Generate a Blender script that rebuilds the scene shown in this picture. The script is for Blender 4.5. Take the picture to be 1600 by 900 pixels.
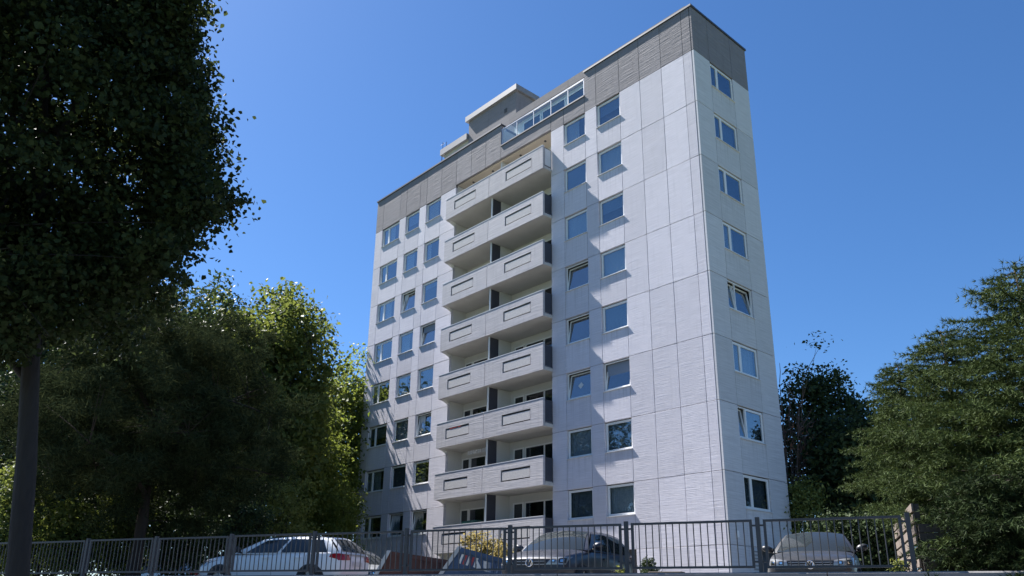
import bpy, bmesh, math, random
import numpy as np
from mathutils import Vector, Matrix
from mathutils.bvhtree import BVHTree

for o in list(bpy.data.objects): bpy.data.objects.remove(o, do_unlink=True)
scene = bpy.context.scene
col = scene.collection
R = math.radians

# ------------------------------------------------------------------ camera
F_PX, PITCH, ROLL, YAW = 1240.09, 0.3258, -0.0122, 0.8359
CAM = np.array([16.8989, -26.2393, -2.2852]); PPY = 450 + 79.24
def _rot():
    cz, sz = math.cos(YAW), math.sin(YAW); cx, sx = math.cos(PITCH), math.sin(PITCH); cy, sy = math.cos(ROLL), math.sin(ROLL)
    Rz = np.array([[cz,-sz,0],[sz,cz,0],[0,0,1]]); Rx = np.array([[1,0,0],[0,cx,-sx],[0,sx,cx]]); Ry = np.array([[cy,0,sy],[0,1,0],[-sy,0,cy]])
    return Rz @ Rx @ Ry
CR = _rot()
cam = bpy.data.cameras.new('camera'); camo = bpy.data.objects.new('camera', cam); col.objects.link(camo)
cam.sensor_width = 36; cam.lens = F_PX / 1600 * 36; cam.shift_y = 79.24 / 1600; cam.clip_end = 3000; cam.clip_start = 0.05
m = Matrix.Identity(4)
for i in range(3):
    m[i][0] = CR[i][0]; m[i][1] = CR[i][2]; m[i][2] = -CR[i][1]; m[i][3] = CAM[i]
camo.matrix_world = m; scene.camera = camo
def ray(x, y): return CR @ np.array([(x-800)/F_PX, 1, -(y-PPY)/F_PX])
def at(x, y, D):                      # a photo pixel and a ground distance -> a point
    d = ray(x, y); return CAM + d * D / math.hypot(d[0], d[1])
def ground_at(x, D): p = at(x, 900, D); return float(p[0]), float(p[1])

# ------------------------------------------------------------------ sky, sun, exposure
SUN = Vector((-4.05, -0.72, 5.4)).normalized()
w = bpy.data.worlds.new('World'); scene.world = w; w.use_nodes = True
nt = w.node_tree; bg = nt.nodes['Background']; bg.inputs[1].default_value = 0.055
sky = nt.nodes.new('ShaderNodeTexSky'); sky.sky_type = 'NISHITA'; sky.sun_disc = False
sky.sun_elevation = math.asin(SUN.z); sky.sun_rotation = math.atan2(SUN.x, SUN.y)
sky.altitude = 300; sky.air_density = 1.0; sky.dust_density = 0.45; sky.ozone_density = 10.0
hs = nt.nodes.new('ShaderNodeHueSaturation'); hs.inputs['Saturation'].default_value = 1.08
nt.links.new(sky.outputs[0], hs.inputs['Color']); nt.links.new(hs.outputs[0], bg.inputs[0])
sl = bpy.data.lights.new('sun', 'SUN'); sl.energy = 5.0; sl.angle = R(0.55); sl.color = (1.0, 0.965, 0.92)
so = bpy.data.objects.new('sun', sl); col.objects.link(so)
so.rotation_euler = SUN.to_track_quat('Z', 'Y').to_euler()
scene.view_settings.view_transform = 'Standard'; scene.view_settings.look = 'None'
scene.view_settings.exposure = 1.57; scene.view_settings.gamma = 1.0
scene.render.engine = 'CYCLES'
scene.cycles.max_bounces = 8; scene.cycles.transparent_max_bounces = 16

# ------------------------------------------------------------------ helpers
def tag(o, label=None, cat=None, group=None, kind=None):
    if label: o['label'] = label
    if cat: o['category'] = cat
    if group: o['group'] = group
    if kind: o['kind'] = kind
    return o
def empty(name, loc=(0,0,0), rz=0):
    o = bpy.data.objects.new(name, None); col.objects.link(o); o.location = loc; o.rotation_euler = (0,0,rz)
    o.empty_display_size = 0.2
    return o
def link(name, me, mat=None, parent=None, loc=None):
    o = bpy.data.objects.new(name, me); col.objects.link(o)
    if mat and not me.materials: me.materials.append(mat)
    if parent: o.parent = parent
    if loc: o.location = loc
    return o
class MB:
    def __init__(s): s.v = []; s.f = []
    def box(s, x0, x1, y0, y1, z0, z1):
        n = len(s.v)
        s.v += [(x0,y0,z0),(x1,y0,z0),(x1,y1,z0),(x0,y1,z0),(x0,y0,z1),(x1,y0,z1),(x1,y1,z1),(x0,y1,z1)]
        s.f += [tuple(n+i for i in q) for q in ((0,3,2,1),(4,5,6,7),(0,1,5,4),(1,2,6,5),(2,3,7,6),(3,0,4,7))]
        return s
    def tube(s, pts, rad, n=6, cap=True):
        pts = [Vector(p) for p in pts]; k0 = len(s.v)
        rads = rad if hasattr(rad, '__len__') else [rad]*len(pts)
        for i, p in enumerate(pts):
            d = (pts[min(i+1,len(pts)-1)] - pts[max(i-1,0)])
            d = d.normalized() if d.length > 1e-9 else Vector((0,0,1))
            a = d.cross(Vector((0,0,1)));
            if a.length < 1e-3: a = d.cross(Vector((1,0,0)))
            a.normalize(); b = d.cross(a)
            for j in range(n):
                t = 2*math.pi*j/n; q = p + (a*math.cos(t) + b*math.sin(t))*rads[i]; s.v.append(tuple(q))
        for i in range(len(pts)-1):
            for j in range(n):
                s.f.append((k0+i*n+j, k0+i*n+(j+1)%n, k0+(i+1)*n+(j+1)%n, k0+(i+1)*n+j))
        if cap:
            s.f.append(tuple(k0+j for j in range(n))); s.f.append(tuple(k0+(len(pts)-1)*n+j for j in reversed(range(n))))
        return s
    def prism(s, poly, d):            # polygon of 3-D points extruded by vector d
        n = len(s.v); k = len(poly); d = Vector(d)
        s.v += [tuple(p) for p in poly] + [tuple(Vector(p)+d) for p in poly]
        s.f.append(tuple(n+i for i in range(k))); s.f.append(tuple(n+k+i for i in reversed(range(k))))
        for i in range(k): s.f.append((n+i, n+k+i, n+k+(i+1)%k, n+(i+1)%k))
        return s
    def mesh(s, name):
        me = bpy.data.meshes.new(name); me.from_pydata(s.v, [], s.f); me.validate()
        bm = bmesh.new(); bm.from_mesh(me); bmesh.ops.recalc_face_normals(bm, faces=bm.faces); bm.to_mesh(me); bm.free()
        return me
    def build(s, name, mat, parent=None, smooth=False, bevel=0):
        me = s.mesh(name)
        if bevel:
            bm = bmesh.new(); bm.from_mesh(me); bmesh.ops.bevel(bm, geom=list(bm.edges), offset=bevel, segments=1, affect='EDGES'); bm.to_mesh(me); bm.free()
        if smooth: me.shade_smooth()
        return link(name, me, mat, parent)
def np_mesh(name, V, F):
    V = np.ascontiguousarray(V, np.float32); F = np.ascontiguousarray(F, np.int32); k = F.shape[1]
    me = bpy.data.meshes.new(name); me.vertices.add(len(V)); me.vertices.foreach_set('co', V.ravel())
    me.loops.add(F.size); me.loops.foreach_set('vertex_index', F.ravel())
    me.polygons.add(len(F)); me.polygons.foreach_set('loop_start', np.arange(0, F.size, k, dtype=np.int32))
    me.update(calc_edges=True); return me
_boxes = {}
def box_obj(name, x0, x1, y0, y1, z0, z1, mat, parent, bev=0.006):   # alike boxes share mesh data
    key = (round(x1-x0,3), round(y1-y0,3), round(z1-z0,3), mat.name)
    me = _boxes.get(key)
    if me is None:
        a, b, c = (x1-x0)/2, (y1-y0)/2, (z1-z0)/2
        me = MB().box(-a,a,-b,b,-c,c).mesh(name)
        if bev:
            bm = bmesh.new(); bm.from_mesh(me); bmesh.ops.bevel(bm, geom=list(bm.edges), offset=bev, segments=1, affect='EDGES'); bm.to_mesh(me); bm.free()
        me.materials.append(mat); _boxes[key] = me
    o = bpy.data.objects.new(name, me); col.objects.link(o); o.parent = parent
    o.location = ((x0+x1)/2, (y0+y1)/2, (z0+z1)/2); return o

# ------------------------------------------------------------------ materials
def mat(name): 
    m = bpy.data.materials.new(name); m.use_nodes = True
    return m, m.node_tree, m.node_tree.nodes['Principled BSDF']
def N(nt, t, **kw):
    n = nt.nodes.new(t)
    for k, v in kw.items(): setattr(n, k, v)
    return n
def plain(name, c, rough=0.6, metal=0, spec=0.5, var=0.0, vscale=3.0, bump=0.0, bscale=40):
    m, nt, p = mat(name)
    p.inputs['Base Color'].default_value = (*c, 1); p.inputs['Roughness'].default_value = rough
    p.inputs['Metallic'].default_value = metal; p.inputs['Specular IOR Level'].default_value = spec
    geo = N(nt, 'ShaderNodeNewGeometry')
    if var:
        no = N(nt, 'ShaderNodeTexNoise'); no.inputs['Scale'].default_value = vscale; no.inputs['Detail'].default_value = 6
        nt.links.new(geo.outputs['Position'], no.inputs['Vector'])
        mx = N(nt, 'ShaderNodeMix', data_type='RGBA')
        mx.inputs[6].default_value = (*[x*(1-var) for x in c], 1); mx.inputs[7].default_value = (*[min(1, x*(1+var)) for x in c], 1)
        nt.links.new(no.outputs[0], mx.inputs[0]); nt.links.new(mx.outputs[2], p.inputs['Base Color'])
    if bump:
        nb = N(nt, 'ShaderNodeTexNoise'); nb.inputs['Scale'].default_value = bscale; nb.inputs['Detail'].default_value = 4
        nt.links.new(geo.outputs['Position'], nb.inputs['Vector'])
        b = N(nt, 'ShaderNodeBump'); b.inputs['Strength'].default_value = bump; b.inputs['Distance'].default_value = 0.01
        nt.links.new(nb.outputs[0], b.inputs['Height']); nt.links.new(b.outputs[0], p.inputs['Normal'])
    return m
def concrete(name, c, stain, rib=0.5, ribz=22, dist=0.012, run=False):
    """cast concrete cladding with horizontal board marks, blotches and run marks"""
    m, nt, p = mat(name); L = nt.links.new
    geo = N(nt, 'ShaderNodeNewGeometry'); oi = N(nt, 'ShaderNodeObjectInfo')
    mp = N(nt, 'ShaderNodeMapping'); mp.inputs['Scale'].default_value = (0.9, 0.9, ribz); L(geo.outputs['Position'], mp.inputs['Vector'])
    n1 = N(nt, 'ShaderNodeTexNoise'); n1.inputs['Scale'].default_value = 1.0; n1.inputs['Detail'].default_value = 5; n1.inputs['Roughness'].default_value = 0.62; L(mp.outputs[0], n1.inputs['Vector'])
    mp2 = N(nt, 'ShaderNodeMapping'); mp2.inputs['Scale'].default_value = (5.5, 5.5, 0.55); L(geo.outputs['Position'], mp2.inputs['Vector'])
    n2 = N(nt, 'ShaderNodeTexNoise'); n2.inputs['Scale'].default_value = 1.0; n2.inputs['Detail'].default_value = 6; L(mp2.outputs[0], n2.inputs['Vector'])
    n3 = N(nt, 'ShaderNodeTexNoise'); n3.inputs['Scale'].default_value = 0.9; n3.inputs['Detail'].default_value = 8; n3.inputs['Roughness'].default_value = 0.65; L(geo.outputs['Position'], n3.inputs['Vector'])
    def ramp(src, a, b):
        r = N(nt, 'ShaderNodeMapRange'); r.inputs[1].default_value = a; r.inputs[2].default_value = b; L(src, r.inputs[0]); return r.outputs[0]
    def mix(fac, a, b):
        x = N(nt, 'ShaderNodeMix', data_type='RGBA'); x.blend_type = 'MIX'
        if hasattr(fac, 'is_linked'): L(fac, x.inputs[0])
        else: x.inputs[0].default_value = fac
        for i, s in ((6, a), (7, b)):
            if hasattr(s, 'is_linked'): L(s, x.inputs[i])
            else: x.inputs[i].default_value = (*s, 1)
        return x.outputs[2]
    s2 = tuple(x*0.80 for x in c)
    a = mix(ramp(n1.outputs[0], 0.35, 0.62), s2, c)
    b = mix(ramp(n2.outputs[0], 0.54, 1.0), a, stain)
    d = mix(ramp(n3.outputs[0], 0.50, 0.85), b, tuple((x+y)/2 for x, y in zip(c, stain)))
    if run:                             # rain runs below a sill, fading downwards
        tc = N(nt, 'ShaderNodeTexCoord'); sx = N(nt, 'ShaderNodeSeparateXYZ'); L(tc.outputs['Generated'], sx.inputs[0])
        mp3 = N(nt, 'ShaderNodeMapping'); mp3.inputs['Scale'].default_value = (9, 9, 0.35); L(geo.outputs['Position'], mp3.inputs['Vector'])
        n4 = N(nt, 'ShaderNodeTexNoise'); n4.inputs['Scale'].default_value = 1; n4.inputs['Detail'].default_value = 4; L(mp3.outputs[0], n4.inputs['Vector'])
        mu = N(nt, 'ShaderNodeMath', operation='MULTIPLY'); L(ramp(n4.outputs[0], .48, .85), mu.inputs[0]); L(ramp(sx.outputs[2], 0.0, 1.0), mu.inputs[1])
        d = mix(mu.outputs[0], d, tuple(x*.62 for x in c))
    hsv = N(nt, 'ShaderNodeHueSaturation'); L(d, hsv.inputs['Color'])
    mr = N(nt, 'ShaderNodeMapRange'); mr.inputs[3].default_value = 0.90; mr.inputs[4].default_value = 1.05; L(oi.outputs['Random'], mr.inputs[0]); L(mr.outputs[0], hsv.inputs['Value'])
    L(hsv.outputs[0], p.inputs['Base Color']); p.inputs['Roughness'].default_value = 0.85; p.inputs['Specular IOR Level'].default_value = 0.25
    bp = N(nt, 'ShaderNodeBump'); bp.inputs['Strength'].default_value = rib; bp.inputs['Distance'].default_value = dist
    L(n1.outputs[0], bp.inputs['Height']); L(bp.outputs[0], p.inputs['Normal'])
    return m
def glass(name, tint, ior=1.9, rough=0.02):
    m = bpy.data.materials.new(name); m.use_nodes = True; nt = m.node_tree; L = nt.links.new
    nt.nodes.remove(nt.nodes['Principled BSDF']); out = nt.nodes['Material Output']
    tr = N(nt, 'ShaderNodeBsdfTransparent'); tr.inputs[0].default_value = (*tint, 1)
    gl = N(nt, 'ShaderNodeBsdfGlossy'); gl.inputs['Roughness'].default_value = rough; gl.inputs[0].default_value = (0.95, 0.97, 1, 1)
    lw = N(nt, 'ShaderNodeLayerWeight'); lw.inputs[0].default_value = 0.5; pw = N(nt, 'ShaderNodeMath', operation='POWER'); L(lw.outputs['Facing'], pw.inputs[0]); pw.inputs[1].default_value = 3.0
    fr = N(nt, 'ShaderNodeMapRange'); f0 = ((ior-1)/(ior+1))**2; fr.inputs[3].default_value = f0; fr.inputs[4].default_value = 0.95; L(pw.outputs[0], fr.inputs[0])
    mx = N(nt, 'ShaderNodeMixShader'); L(fr.outputs[0], mx.inputs[0]); L(tr.outputs[0], mx.inputs[1]); L(gl.outputs[0], mx.inputs[2]); L(mx.outputs[0], out.inputs[0])
    geo = N(nt, 'ShaderNodeNewGeometry'); no = N(nt, 'ShaderNodeTexNoise'); no.inputs['Scale'].default_value = 1.3; L(geo.outputs['Position'], no.inputs['Vector'])
    b = N(nt, 'ShaderNodeBump'); b.inputs['Strength'].default_value = 0.12; b.inputs['Distance'].default_value = 0.02; L(no.outputs[0], b.inputs['Height']); L(b.outputs[0], gl.inputs['Normal'])
    return m
def leafmat(name, dark, light, trans=0.35, spec=0.2, nscale=0.7):
    m, nt, p = mat(name); L = nt.links.new; out = nt.nodes['Material Output']
    geo = N(nt, 'ShaderNodeNewGeometry')
    no = N(nt, 'ShaderNodeTexNoise'); no.inputs['Scale'].default_value = nscale; no.inputs['Detail'].default_value = 3; L(geo.outputs['Position'], no.inputs['Vector'])
    ad = N(nt, 'ShaderNodeMath', operation='ADD'); L(geo.outputs['Random Per Island'], ad.inputs[0]); L(no.outputs[0], ad.inputs[1])
    mr = N(nt, 'ShaderNodeMapRange'); mr.inputs[1].default_value = 0.35; mr.inputs[2].default_value = 1.3; L(ad.outputs[0], mr.inputs[0])
    mx = N(nt, 'ShaderNodeMix', data_type='RGBA'); mx.inputs[6].default_value = (*dark, 1); mx.inputs[7].default_value = (*light, 1); L(mr.outputs[0], mx.inputs[0])
    L(mx.outputs[2], p.inputs['Base Color']); p.inputs['Roughness'].default_value = 0.55; p.inputs['Specular IOR Level'].default_value = spec
    tl = N(nt, 'ShaderNodeBsdfTranslucent'); hs = N(nt, 'ShaderNodeHueSaturation'); hs.inputs['Hue'].default_value = 0.475; hs.inputs['Saturation'].default_value = 1.1; hs.inputs['Value'].default_value = 1.6
    L(mx.outputs[2], hs.inputs['Color']); L(hs.outputs[0], tl.inputs[0])
    ms = N(nt, 'ShaderNodeMixShader'); ms.inputs[0].default_value = trans; L(p.outputs[0], ms.inputs[1]); L(tl.outputs[0], ms.inputs[2]); L(ms.outputs[0], out.inputs[0])
    return m
def bark(name, c):
    m, nt, p = mat(name); L = nt.links.new
    geo = N(nt, 'ShaderNodeNewGeometry'); mp = N(nt, 'ShaderNodeMapping'); mp.inputs['Scale'].default_value = (14, 14, 3); L(geo.outputs['Position'], mp.inputs['Vector'])
    no = N(nt, 'ShaderNodeTexNoise'); no.inputs['Scale'].default_value = 1; no.inputs['Detail'].default_value = 7; L(mp.outputs[0], no.inputs['Vector'])
    mx = N(nt, 'ShaderNodeMix', data_type='RGBA'); mx.inputs[6].default_value = (*[x*.45 for x in c], 1); mx.inputs[7].default_value = (*c, 1); L(no.outputs[0], mx.inputs[0]); L(mx.outputs[2], p.inputs['Base Color'])
    p.inputs['Roughness'].default_value = 0.9
    b = N(nt, 'ShaderNodeBump'); b.inputs['Strength'].default_value = 0.9; b.inputs['Distance'].default_value = 0.04; L(no.outputs[0], b.inputs['Height']); L(b.outputs[0], p.inputs['Normal'])
    return m
def carpaint(name, c, rough=0.28, metal=0.0):
    m, nt, p = mat(name)
    p.inputs['Base Color'].default_value = (*c, 1); p.inputs['Roughness'].default_value = rough; p.inputs['Metallic'].default_value = metal
    p.inputs['Coat Weight'].default_value = 0.35; p.inputs['Coat Roughness'].default_value = 0.04
    geo = N(nt, 'ShaderNodeNewGeometry'); no = N(nt, 'ShaderNodeTexNoise'); no.inputs['Scale'].default_value = 6; no.inputs['Detail'].default_value = 5; nt.links.new(geo.outputs['Position'], no.inputs['Vector'])
    mr = N(nt, 'ShaderNodeMapRange'); mr.inputs[3].default_value = rough*.7; mr.inputs[4].default_value = rough*1.5; nt.links.new(no.outputs[0], mr.inputs[0]); nt.links.new(mr.outputs[0], p.inputs['Roughness'])
    return m
M = {}
M['panel'] = concrete('white_ribbed_concrete', (0.66,0.640,0.70), (0.50,0.485,0.53), rib=1.0, ribz=48, dist=0.014)
M['spandrel'] = concrete('white_ribbed_concrete_with_runs', (0.66,0.640,0.70), (0.50,0.485,0.53), rib=1.0, ribz=48, dist=0.014, run=True)
M['spandrel_side'] = concrete('white_smooth_concrete_with_runs', (0.62,0.62,0.64), (0.50,0.50,0.52), rib=0.10, run=True)
M['panel_side'] = concrete('white_smooth_concrete', (0.62,0.62,0.64), (0.50,0.50,0.52), rib=0.10)
M['attic'] = concrete('brown_grey_concrete', (0.252,0.240,0.256), (0.165,0.15,0.16), rib=1.0, ribz=14, dist=0.03)
M['parapet'] = concrete('balcony_concrete', (0.53,0.51,0.535), (0.35,0.335,0.35), rib=1.0, ribz=34, dist=0.018)
M['infill'] = plain('pebble_dash', (0.50,0.48,0.48), 0.95, var=0.35, vscale=30, bump=0.8, bscale=60)
M['slab'] = plain('balcony_slab_paint', (0.50,0.485,0.46), 0.85, var=0.12, vscale=2)
M['recess'] = plain('recess_wall_paint', (0.62,0.61,0.59), 0.85, var=0.06, vscale=2)
M['soffit'] = plain('beige_soffit', (0.56,0.49,0.41), 0.85, var=0.08, vscale=2)
M['core'] = plain('unlit_inner_wall', (0.08,0.08,0.085), 0.9, var=0.3)  # dark tone stands in for unlit rooms behind the windows
M['gap_shade'] = plain('gap_shade_backing', (0.035,0.034,0.037), 0.9, var=0.2)  # dark tone imitates shade in the gaps round the infill panels
M['frame'] = plain('white_plastic_frame', (0.78,0.78,0.77), 0.35, var=0.04)
M['sill'] = plain('pale_metal_sill', (0.66,0.66,0.68), 0.4, var=0.08)
M['pane'] = glass('window_pane', (0.72,0.78,0.80), 2.1)
M['dark_pane'] = glass('recess_pane', (0.5,0.53,0.55), 1.6)
M['rail_glass'] = glass('terrace_glass', (0.82,0.90,0.90), 1.5)
M['smoked'] = plain('smoked_panel', (0.045,0.05,0.065), 0.25, var=0.2)
M['divider'] = plain('dark_divider_panel', (0.05,0.052,0.07), 0.5, var=0.2)
M['curtain'] = plain('white_curtain', (0.62,0.63,0.66), 0.9, var=0.1, vscale=8)
M['curtain2'] = plain('grey_curtain', (0.22,0.23,0.26), 0.9, var=0.15, vscale=8)
M['curtain3'] = plain('beige_curtain', (0.55,0.48,0.38), 0.9, var=0.12, vscale=8)
M['blind'] = plain('roller_blind', (0.20,0.24,0.30), 0.7, var=0.08)
M['metal'] = plain('dark_coping_metal', (0.09,0.09,0.10), 0.45, 0.4, var=0.2)
M['zinc'] = plain('pale_coping_metal', (0.24,0.235,0.245), 0.5, 0.1, var=0.15)
M['steel'] = plain('stainless_rail', (0.6,0.61,0.62), 0.3, 0.8)
M['galv'] = plain('galvanised_fence', (0.048,0.05,0.056), 0.5, 0.2, var=0.25, vscale=9)
M['wall'] = plain('retaining_concrete', (0.22,0.215,0.22), 0.9, var=0.3, vscale=3, bump=0.5, bscale=30)
M['coping'] = plain('coping_concrete', (0.20,0.195,0.195), 0.9, var=0.3, vscale=6, bump=0.4, bscale=40)
M['asphalt'] = plain('asphalt', (0.05,0.05,0.052), 0.9, var=0.3, vscale=4, bump=0.5, bscale=80)
M['paving'] = plain('grey_paving', (0.14,0.137,0.132), 0.9, var=0.25, vscale=2, bump=0.3, bscale=30)
M['lawn'] = plain('lawn', (0.07,0.095,0.035), 0.95, var=0.4, vscale=1.5, bump=0.8, bscale=50)
M['render'] = concrete('machine_room_render', (0.26,0.245,0.255), (0.15,0.138,0.146), rib=0.1)
M['tin'] = plain('lift_box_cladding', (0.42,0.41,0.34), 0.6, var=0.3, vscale=1.5)
M['wood'] = plain('weathered_wood', (0.15,0.12,0.10), 0.85, var=0.35, vscale=5, bump=0.5, bscale=25)
M['dark_shaded_wood'] = plain('dark_and_shaded_wood', (0.055,0.045,0.038), 0.85, var=0.35, vscale=5, bump=0.5, bscale=25)  # shade on the street-facing boards is in this tone; also posts and planter
M['rust'] = plain('rusty_steel', (0.085,0.036,0.028), 0.85, var=0.55, vscale=6, bump=0.6, bscale=30)
M['bluesteel'] = plain('worn_blue_paint', (0.028,0.062,0.13), 0.5, var=0.45, vscale=7, bump=0.3, bscale=20)
M['sunlit_edge_and_slat'] = plain('sunlit_edge_and_slat_steel', (0.42,0.42,0.42), 0.45, 0.3, var=0.2, vscale=9)  # pale tone paints sunlight on the skip edges; also plain grille slat steel
M['marking'] = plain('worn_white_paint', (0.62,0.62,0.60), 0.7, var=0.35, vscale=20)
M['marking_red'] = plain('worn_red_paint', (0.35,0.05,0.05), 0.7, var=0.35, vscale=20)
M['marking_blue'] = plain('worn_pale_blue_paint', (0.16,0.22,0.34), 0.7, var=0.4, vscale=20)
M['white_paint'] = carpaint('white_car_paint', (0.78,0.78,0.79), 0.3)
M['navy_paint'] = carpaint('midnight_blue_car_paint', (0.010,0.013,0.028), 0.35, 0.1)
M['grey_paint'] = carpaint('anthracite_car_paint', (0.022,0.023,0.028), 0.4, 0.1)
M['silver_paint'] = carpaint('silver_car_paint', (0.42,0.43,0.44), 0.3, 0.7)
M['carglass'] = plain('car_glass', (0.022,0.027,0.03), 0.03, spec=0.6)
M['rubber'] = plain('tyre_rubber', (0.02,0.02,0.02), 0.8)
M['black_trim'] = plain('black_trim', (0.02,0.02,0.022), 0.5)
M['chrome'] = plain('chrome', (0.75,0.75,0.76), 0.12, 1.0)
M['lamp'] = plain('headlamp_lens', (0.30,0.31,0.32), 0.06, 0.35)
M['tail'] = plain('tail_lamp', (0.33,0.015,0.02), 0.12)
M['awning'] = plain('green_cloth', (0.05,0.16,0.13), 0.8, var=0.2)
M['redcloth'] = plain('red_cloth', (0.5,0.05,0.04), 0.8, var=0.2)
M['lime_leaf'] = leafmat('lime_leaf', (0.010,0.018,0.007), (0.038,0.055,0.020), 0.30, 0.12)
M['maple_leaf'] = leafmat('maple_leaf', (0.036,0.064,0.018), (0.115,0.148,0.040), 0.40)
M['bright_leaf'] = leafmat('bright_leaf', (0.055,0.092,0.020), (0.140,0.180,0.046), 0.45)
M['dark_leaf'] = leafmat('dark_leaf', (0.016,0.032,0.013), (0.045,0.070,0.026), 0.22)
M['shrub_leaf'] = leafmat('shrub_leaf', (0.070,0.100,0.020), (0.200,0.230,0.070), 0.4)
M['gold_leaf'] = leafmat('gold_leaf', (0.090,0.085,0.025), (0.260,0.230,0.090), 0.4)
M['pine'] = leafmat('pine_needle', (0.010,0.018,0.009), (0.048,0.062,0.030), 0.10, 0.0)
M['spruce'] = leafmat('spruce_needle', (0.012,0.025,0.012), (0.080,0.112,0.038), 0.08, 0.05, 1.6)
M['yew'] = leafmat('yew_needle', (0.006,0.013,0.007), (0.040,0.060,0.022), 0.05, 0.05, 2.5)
M['catkin'] = leafmat('lime_bract', (0.10,0.12,0.045), (0.17,0.19,0.08), 0.3)
M['bark'] = bark('grey_bark', (0.034,0.029,0.026)); M['pinebark'] = bark('pine_bark', (0.05,0.034,0.026)); M['twig'] = bark('twig_bark', (0.16,0.11,0.09))

# ------------------------------------------------------------------ ground, street, wall
ZP, ZS = -2.05, -3.82
A = np.array([6.21, -16.566]); U = np.array([math.cos(.413), math.sin(.413)]); NV = np.array([-U[1], U[0]])
def fp(s, d=0.0): q = A + U*s + NV*d; return float(q[0]), float(q[1])
def strip(name, s0, s1, d0, d1, z, material, kind='structure', thick=0.0):
    P = [fp(s0,d0), fp(s1,d0), fp(s1,d1), fp(s0,d1)]
    mb = MB()
    if thick: mb.prism([(x,y,z-thick) for x,y in P], (0,0,thick))
    else: mb.v = [(x,y,z) for x,y in P]; mb.f = [(0,1,2,3)]
    return tag(mb.build(name, material), kind=kind)
strip('ground', -900, 900, -900, 900, ZS-0.25, M['lawn'])
strip('road', -120, 120, -13.5, -5.4, ZS-0.12, M['asphalt'], thick=0.1)
strip('pavement', -120, 120, -5.4, -0.15, ZS, M['paving'], thick=0.22)
strip('far_pavement', -120, 120, -17, -13.5, ZS, M['paving'], thick=0.22)
strip('verge', -120, 120, -120, -17, ZS, M['lawn'], thick=0.22)
strip('parking_lot', -60, 34, 0.16, 24, ZP, M['paving'], thick=1.9)  # unseen surface, paved paler to bounce light onto the facade
strip('back_garden', -120, 120, 24, 160, ZP-0.004, M['lawn'], thick=1.9)
strip('side_garden', 34, 120, 0.16, 24, ZP-0.008, M['lawn'], thick=1.9)
strip('far_side_garden', -120, -60, 0.16, 24, ZP-0.008, M['lawn'], thick=1.9)
rw = empty('retaining_wall', (*fp(0),0), .413)
tag(rw, 'grey concrete retaining wall under the railings along the bottom edge', 'wall')
WT = -1.745
MB().box(-60,40,-0.13,0.15,ZS-0.1,WT-0.12).build('wall_body', M['wall'], rw)
L_CAP = 4.24
for i in range(-8, 8):
    s0, s1 = i*L_CAP+0.95+0.008, (i+1)*L_CAP+0.95-0.008
    mb = MB(); y0, y1, z0, z1, c = -0.17, 0.155, WT-0.118, WT, 0.022
    mb.prism([(s0,y0,z0),(s0,y1,z0),(s0,y1,z1),(s0,y0+c,z1),(s0,y0,z1-c)], (s1-s0,0,0)); mb.build('coping_slab', M['coping'], rw)

# ------------------------------------------------------------------ metal railing on the wall
fence = empty('metal_railing', (*fp(0),0), .413)
tag(fence, 'grey metal railing with thin upright bars running along the wall', 'railing')
PITCH_F, FB, FT = 2.12, -1.68, -0.945
post_me = MB().box(-.032,.032,-.032,.032, WT-.35, FT+.035).mesh('post')
bar_me = MB().tube([(0,0,FB+.02),(0,0,FT-.02)], .0095, 6).mesh('bar')
pm = MB(); a = PITCH_F/2-.085
pm.box(-a,a,-.022,.022,FT-.036,FT); pm.box(-a,a,-.022,.022,FB,FB+.036); pm.box(-a,-a+.04,-.0215,.0215,FB+.036,FT-.036); pm.box(a-.04,a,-.0215,.0215,FB+.036,FT-.036)
panel_me = pm.mesh('panel'); br_me = MB().box(-.055,.055,-.012,.012,-.014,.014).mesh('bracket')
for k in range(-5, 9):
    s = (k-5)*PITCH_F
    po = link('post', post_me, M['galv'], fence, (s,0,0)); po.rotation_euler[2] = random.uniform(-.01,.01)
    if k < 8:
        pa = link('railing_panel', panel_me, M['galv'], fence, (s+PITCH_F/2, 0, random.Random(k).uniform(-.006,.006)))
        for j in range(1, 17): link('bar', bar_me, M['galv'], pa, (-a+.02+(2*a-.04)*j/17, 0, 0))
    for z in (FT-.09, FB+.10):
        if k < 8: link('bracket', br_me, M['galv'], po, (.06, 0, z))
        if k > -5: link('bracket', br_me, M['galv'], po, (-.06, 0, z))

# ------------------------------------------------------------------ apartment building
H = 2.75
bld = empty('apartment_building', (0,0,0))
tag(bld, 'tall white concrete apartment block with stacked balconies and dark top band', 'building')
BB = -1.95
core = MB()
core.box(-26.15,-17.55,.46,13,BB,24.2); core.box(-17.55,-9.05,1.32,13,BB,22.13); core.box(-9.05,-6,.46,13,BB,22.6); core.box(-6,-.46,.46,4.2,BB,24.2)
core.build('unlit_inner_wall', M['core'], bld)
bk = MB(); bk.box(-26.3,-6,13.02,13.2,BB,24.4); bk.box(-5.99,-5.8,4.62,13.2,BB,24.4); bk.box(-5.79,-.02,4.46,4.6,BB,24.4); bk.box(-26.3,-26.17,.18,13.0,BB,24.4)  # unseen rear depth is made up so the building's shadow covers the tree
bk.build('unseen_rear_wall', M['panel_side'], bld)
rng = random.Random(7)
G = 0.009
def panel(x0, x1, z0, z1, m='panel', y0=0.0, th=.16):
    d = rng.uniform(0, .004)
    return box_obj('panel', x0+G, x1-G, y0+d, y0+th, z0+G, z1-G, M[m], bld)
def side_panel(y0, y1, z0, z1, m='panel_side'):
    d = rng.uniform(0, .004)
    return box_obj('panel', -.10, .0-d, y0+G, y1-G, z0+G, z1-G, M[m], bld)
_curt = {}
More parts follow.
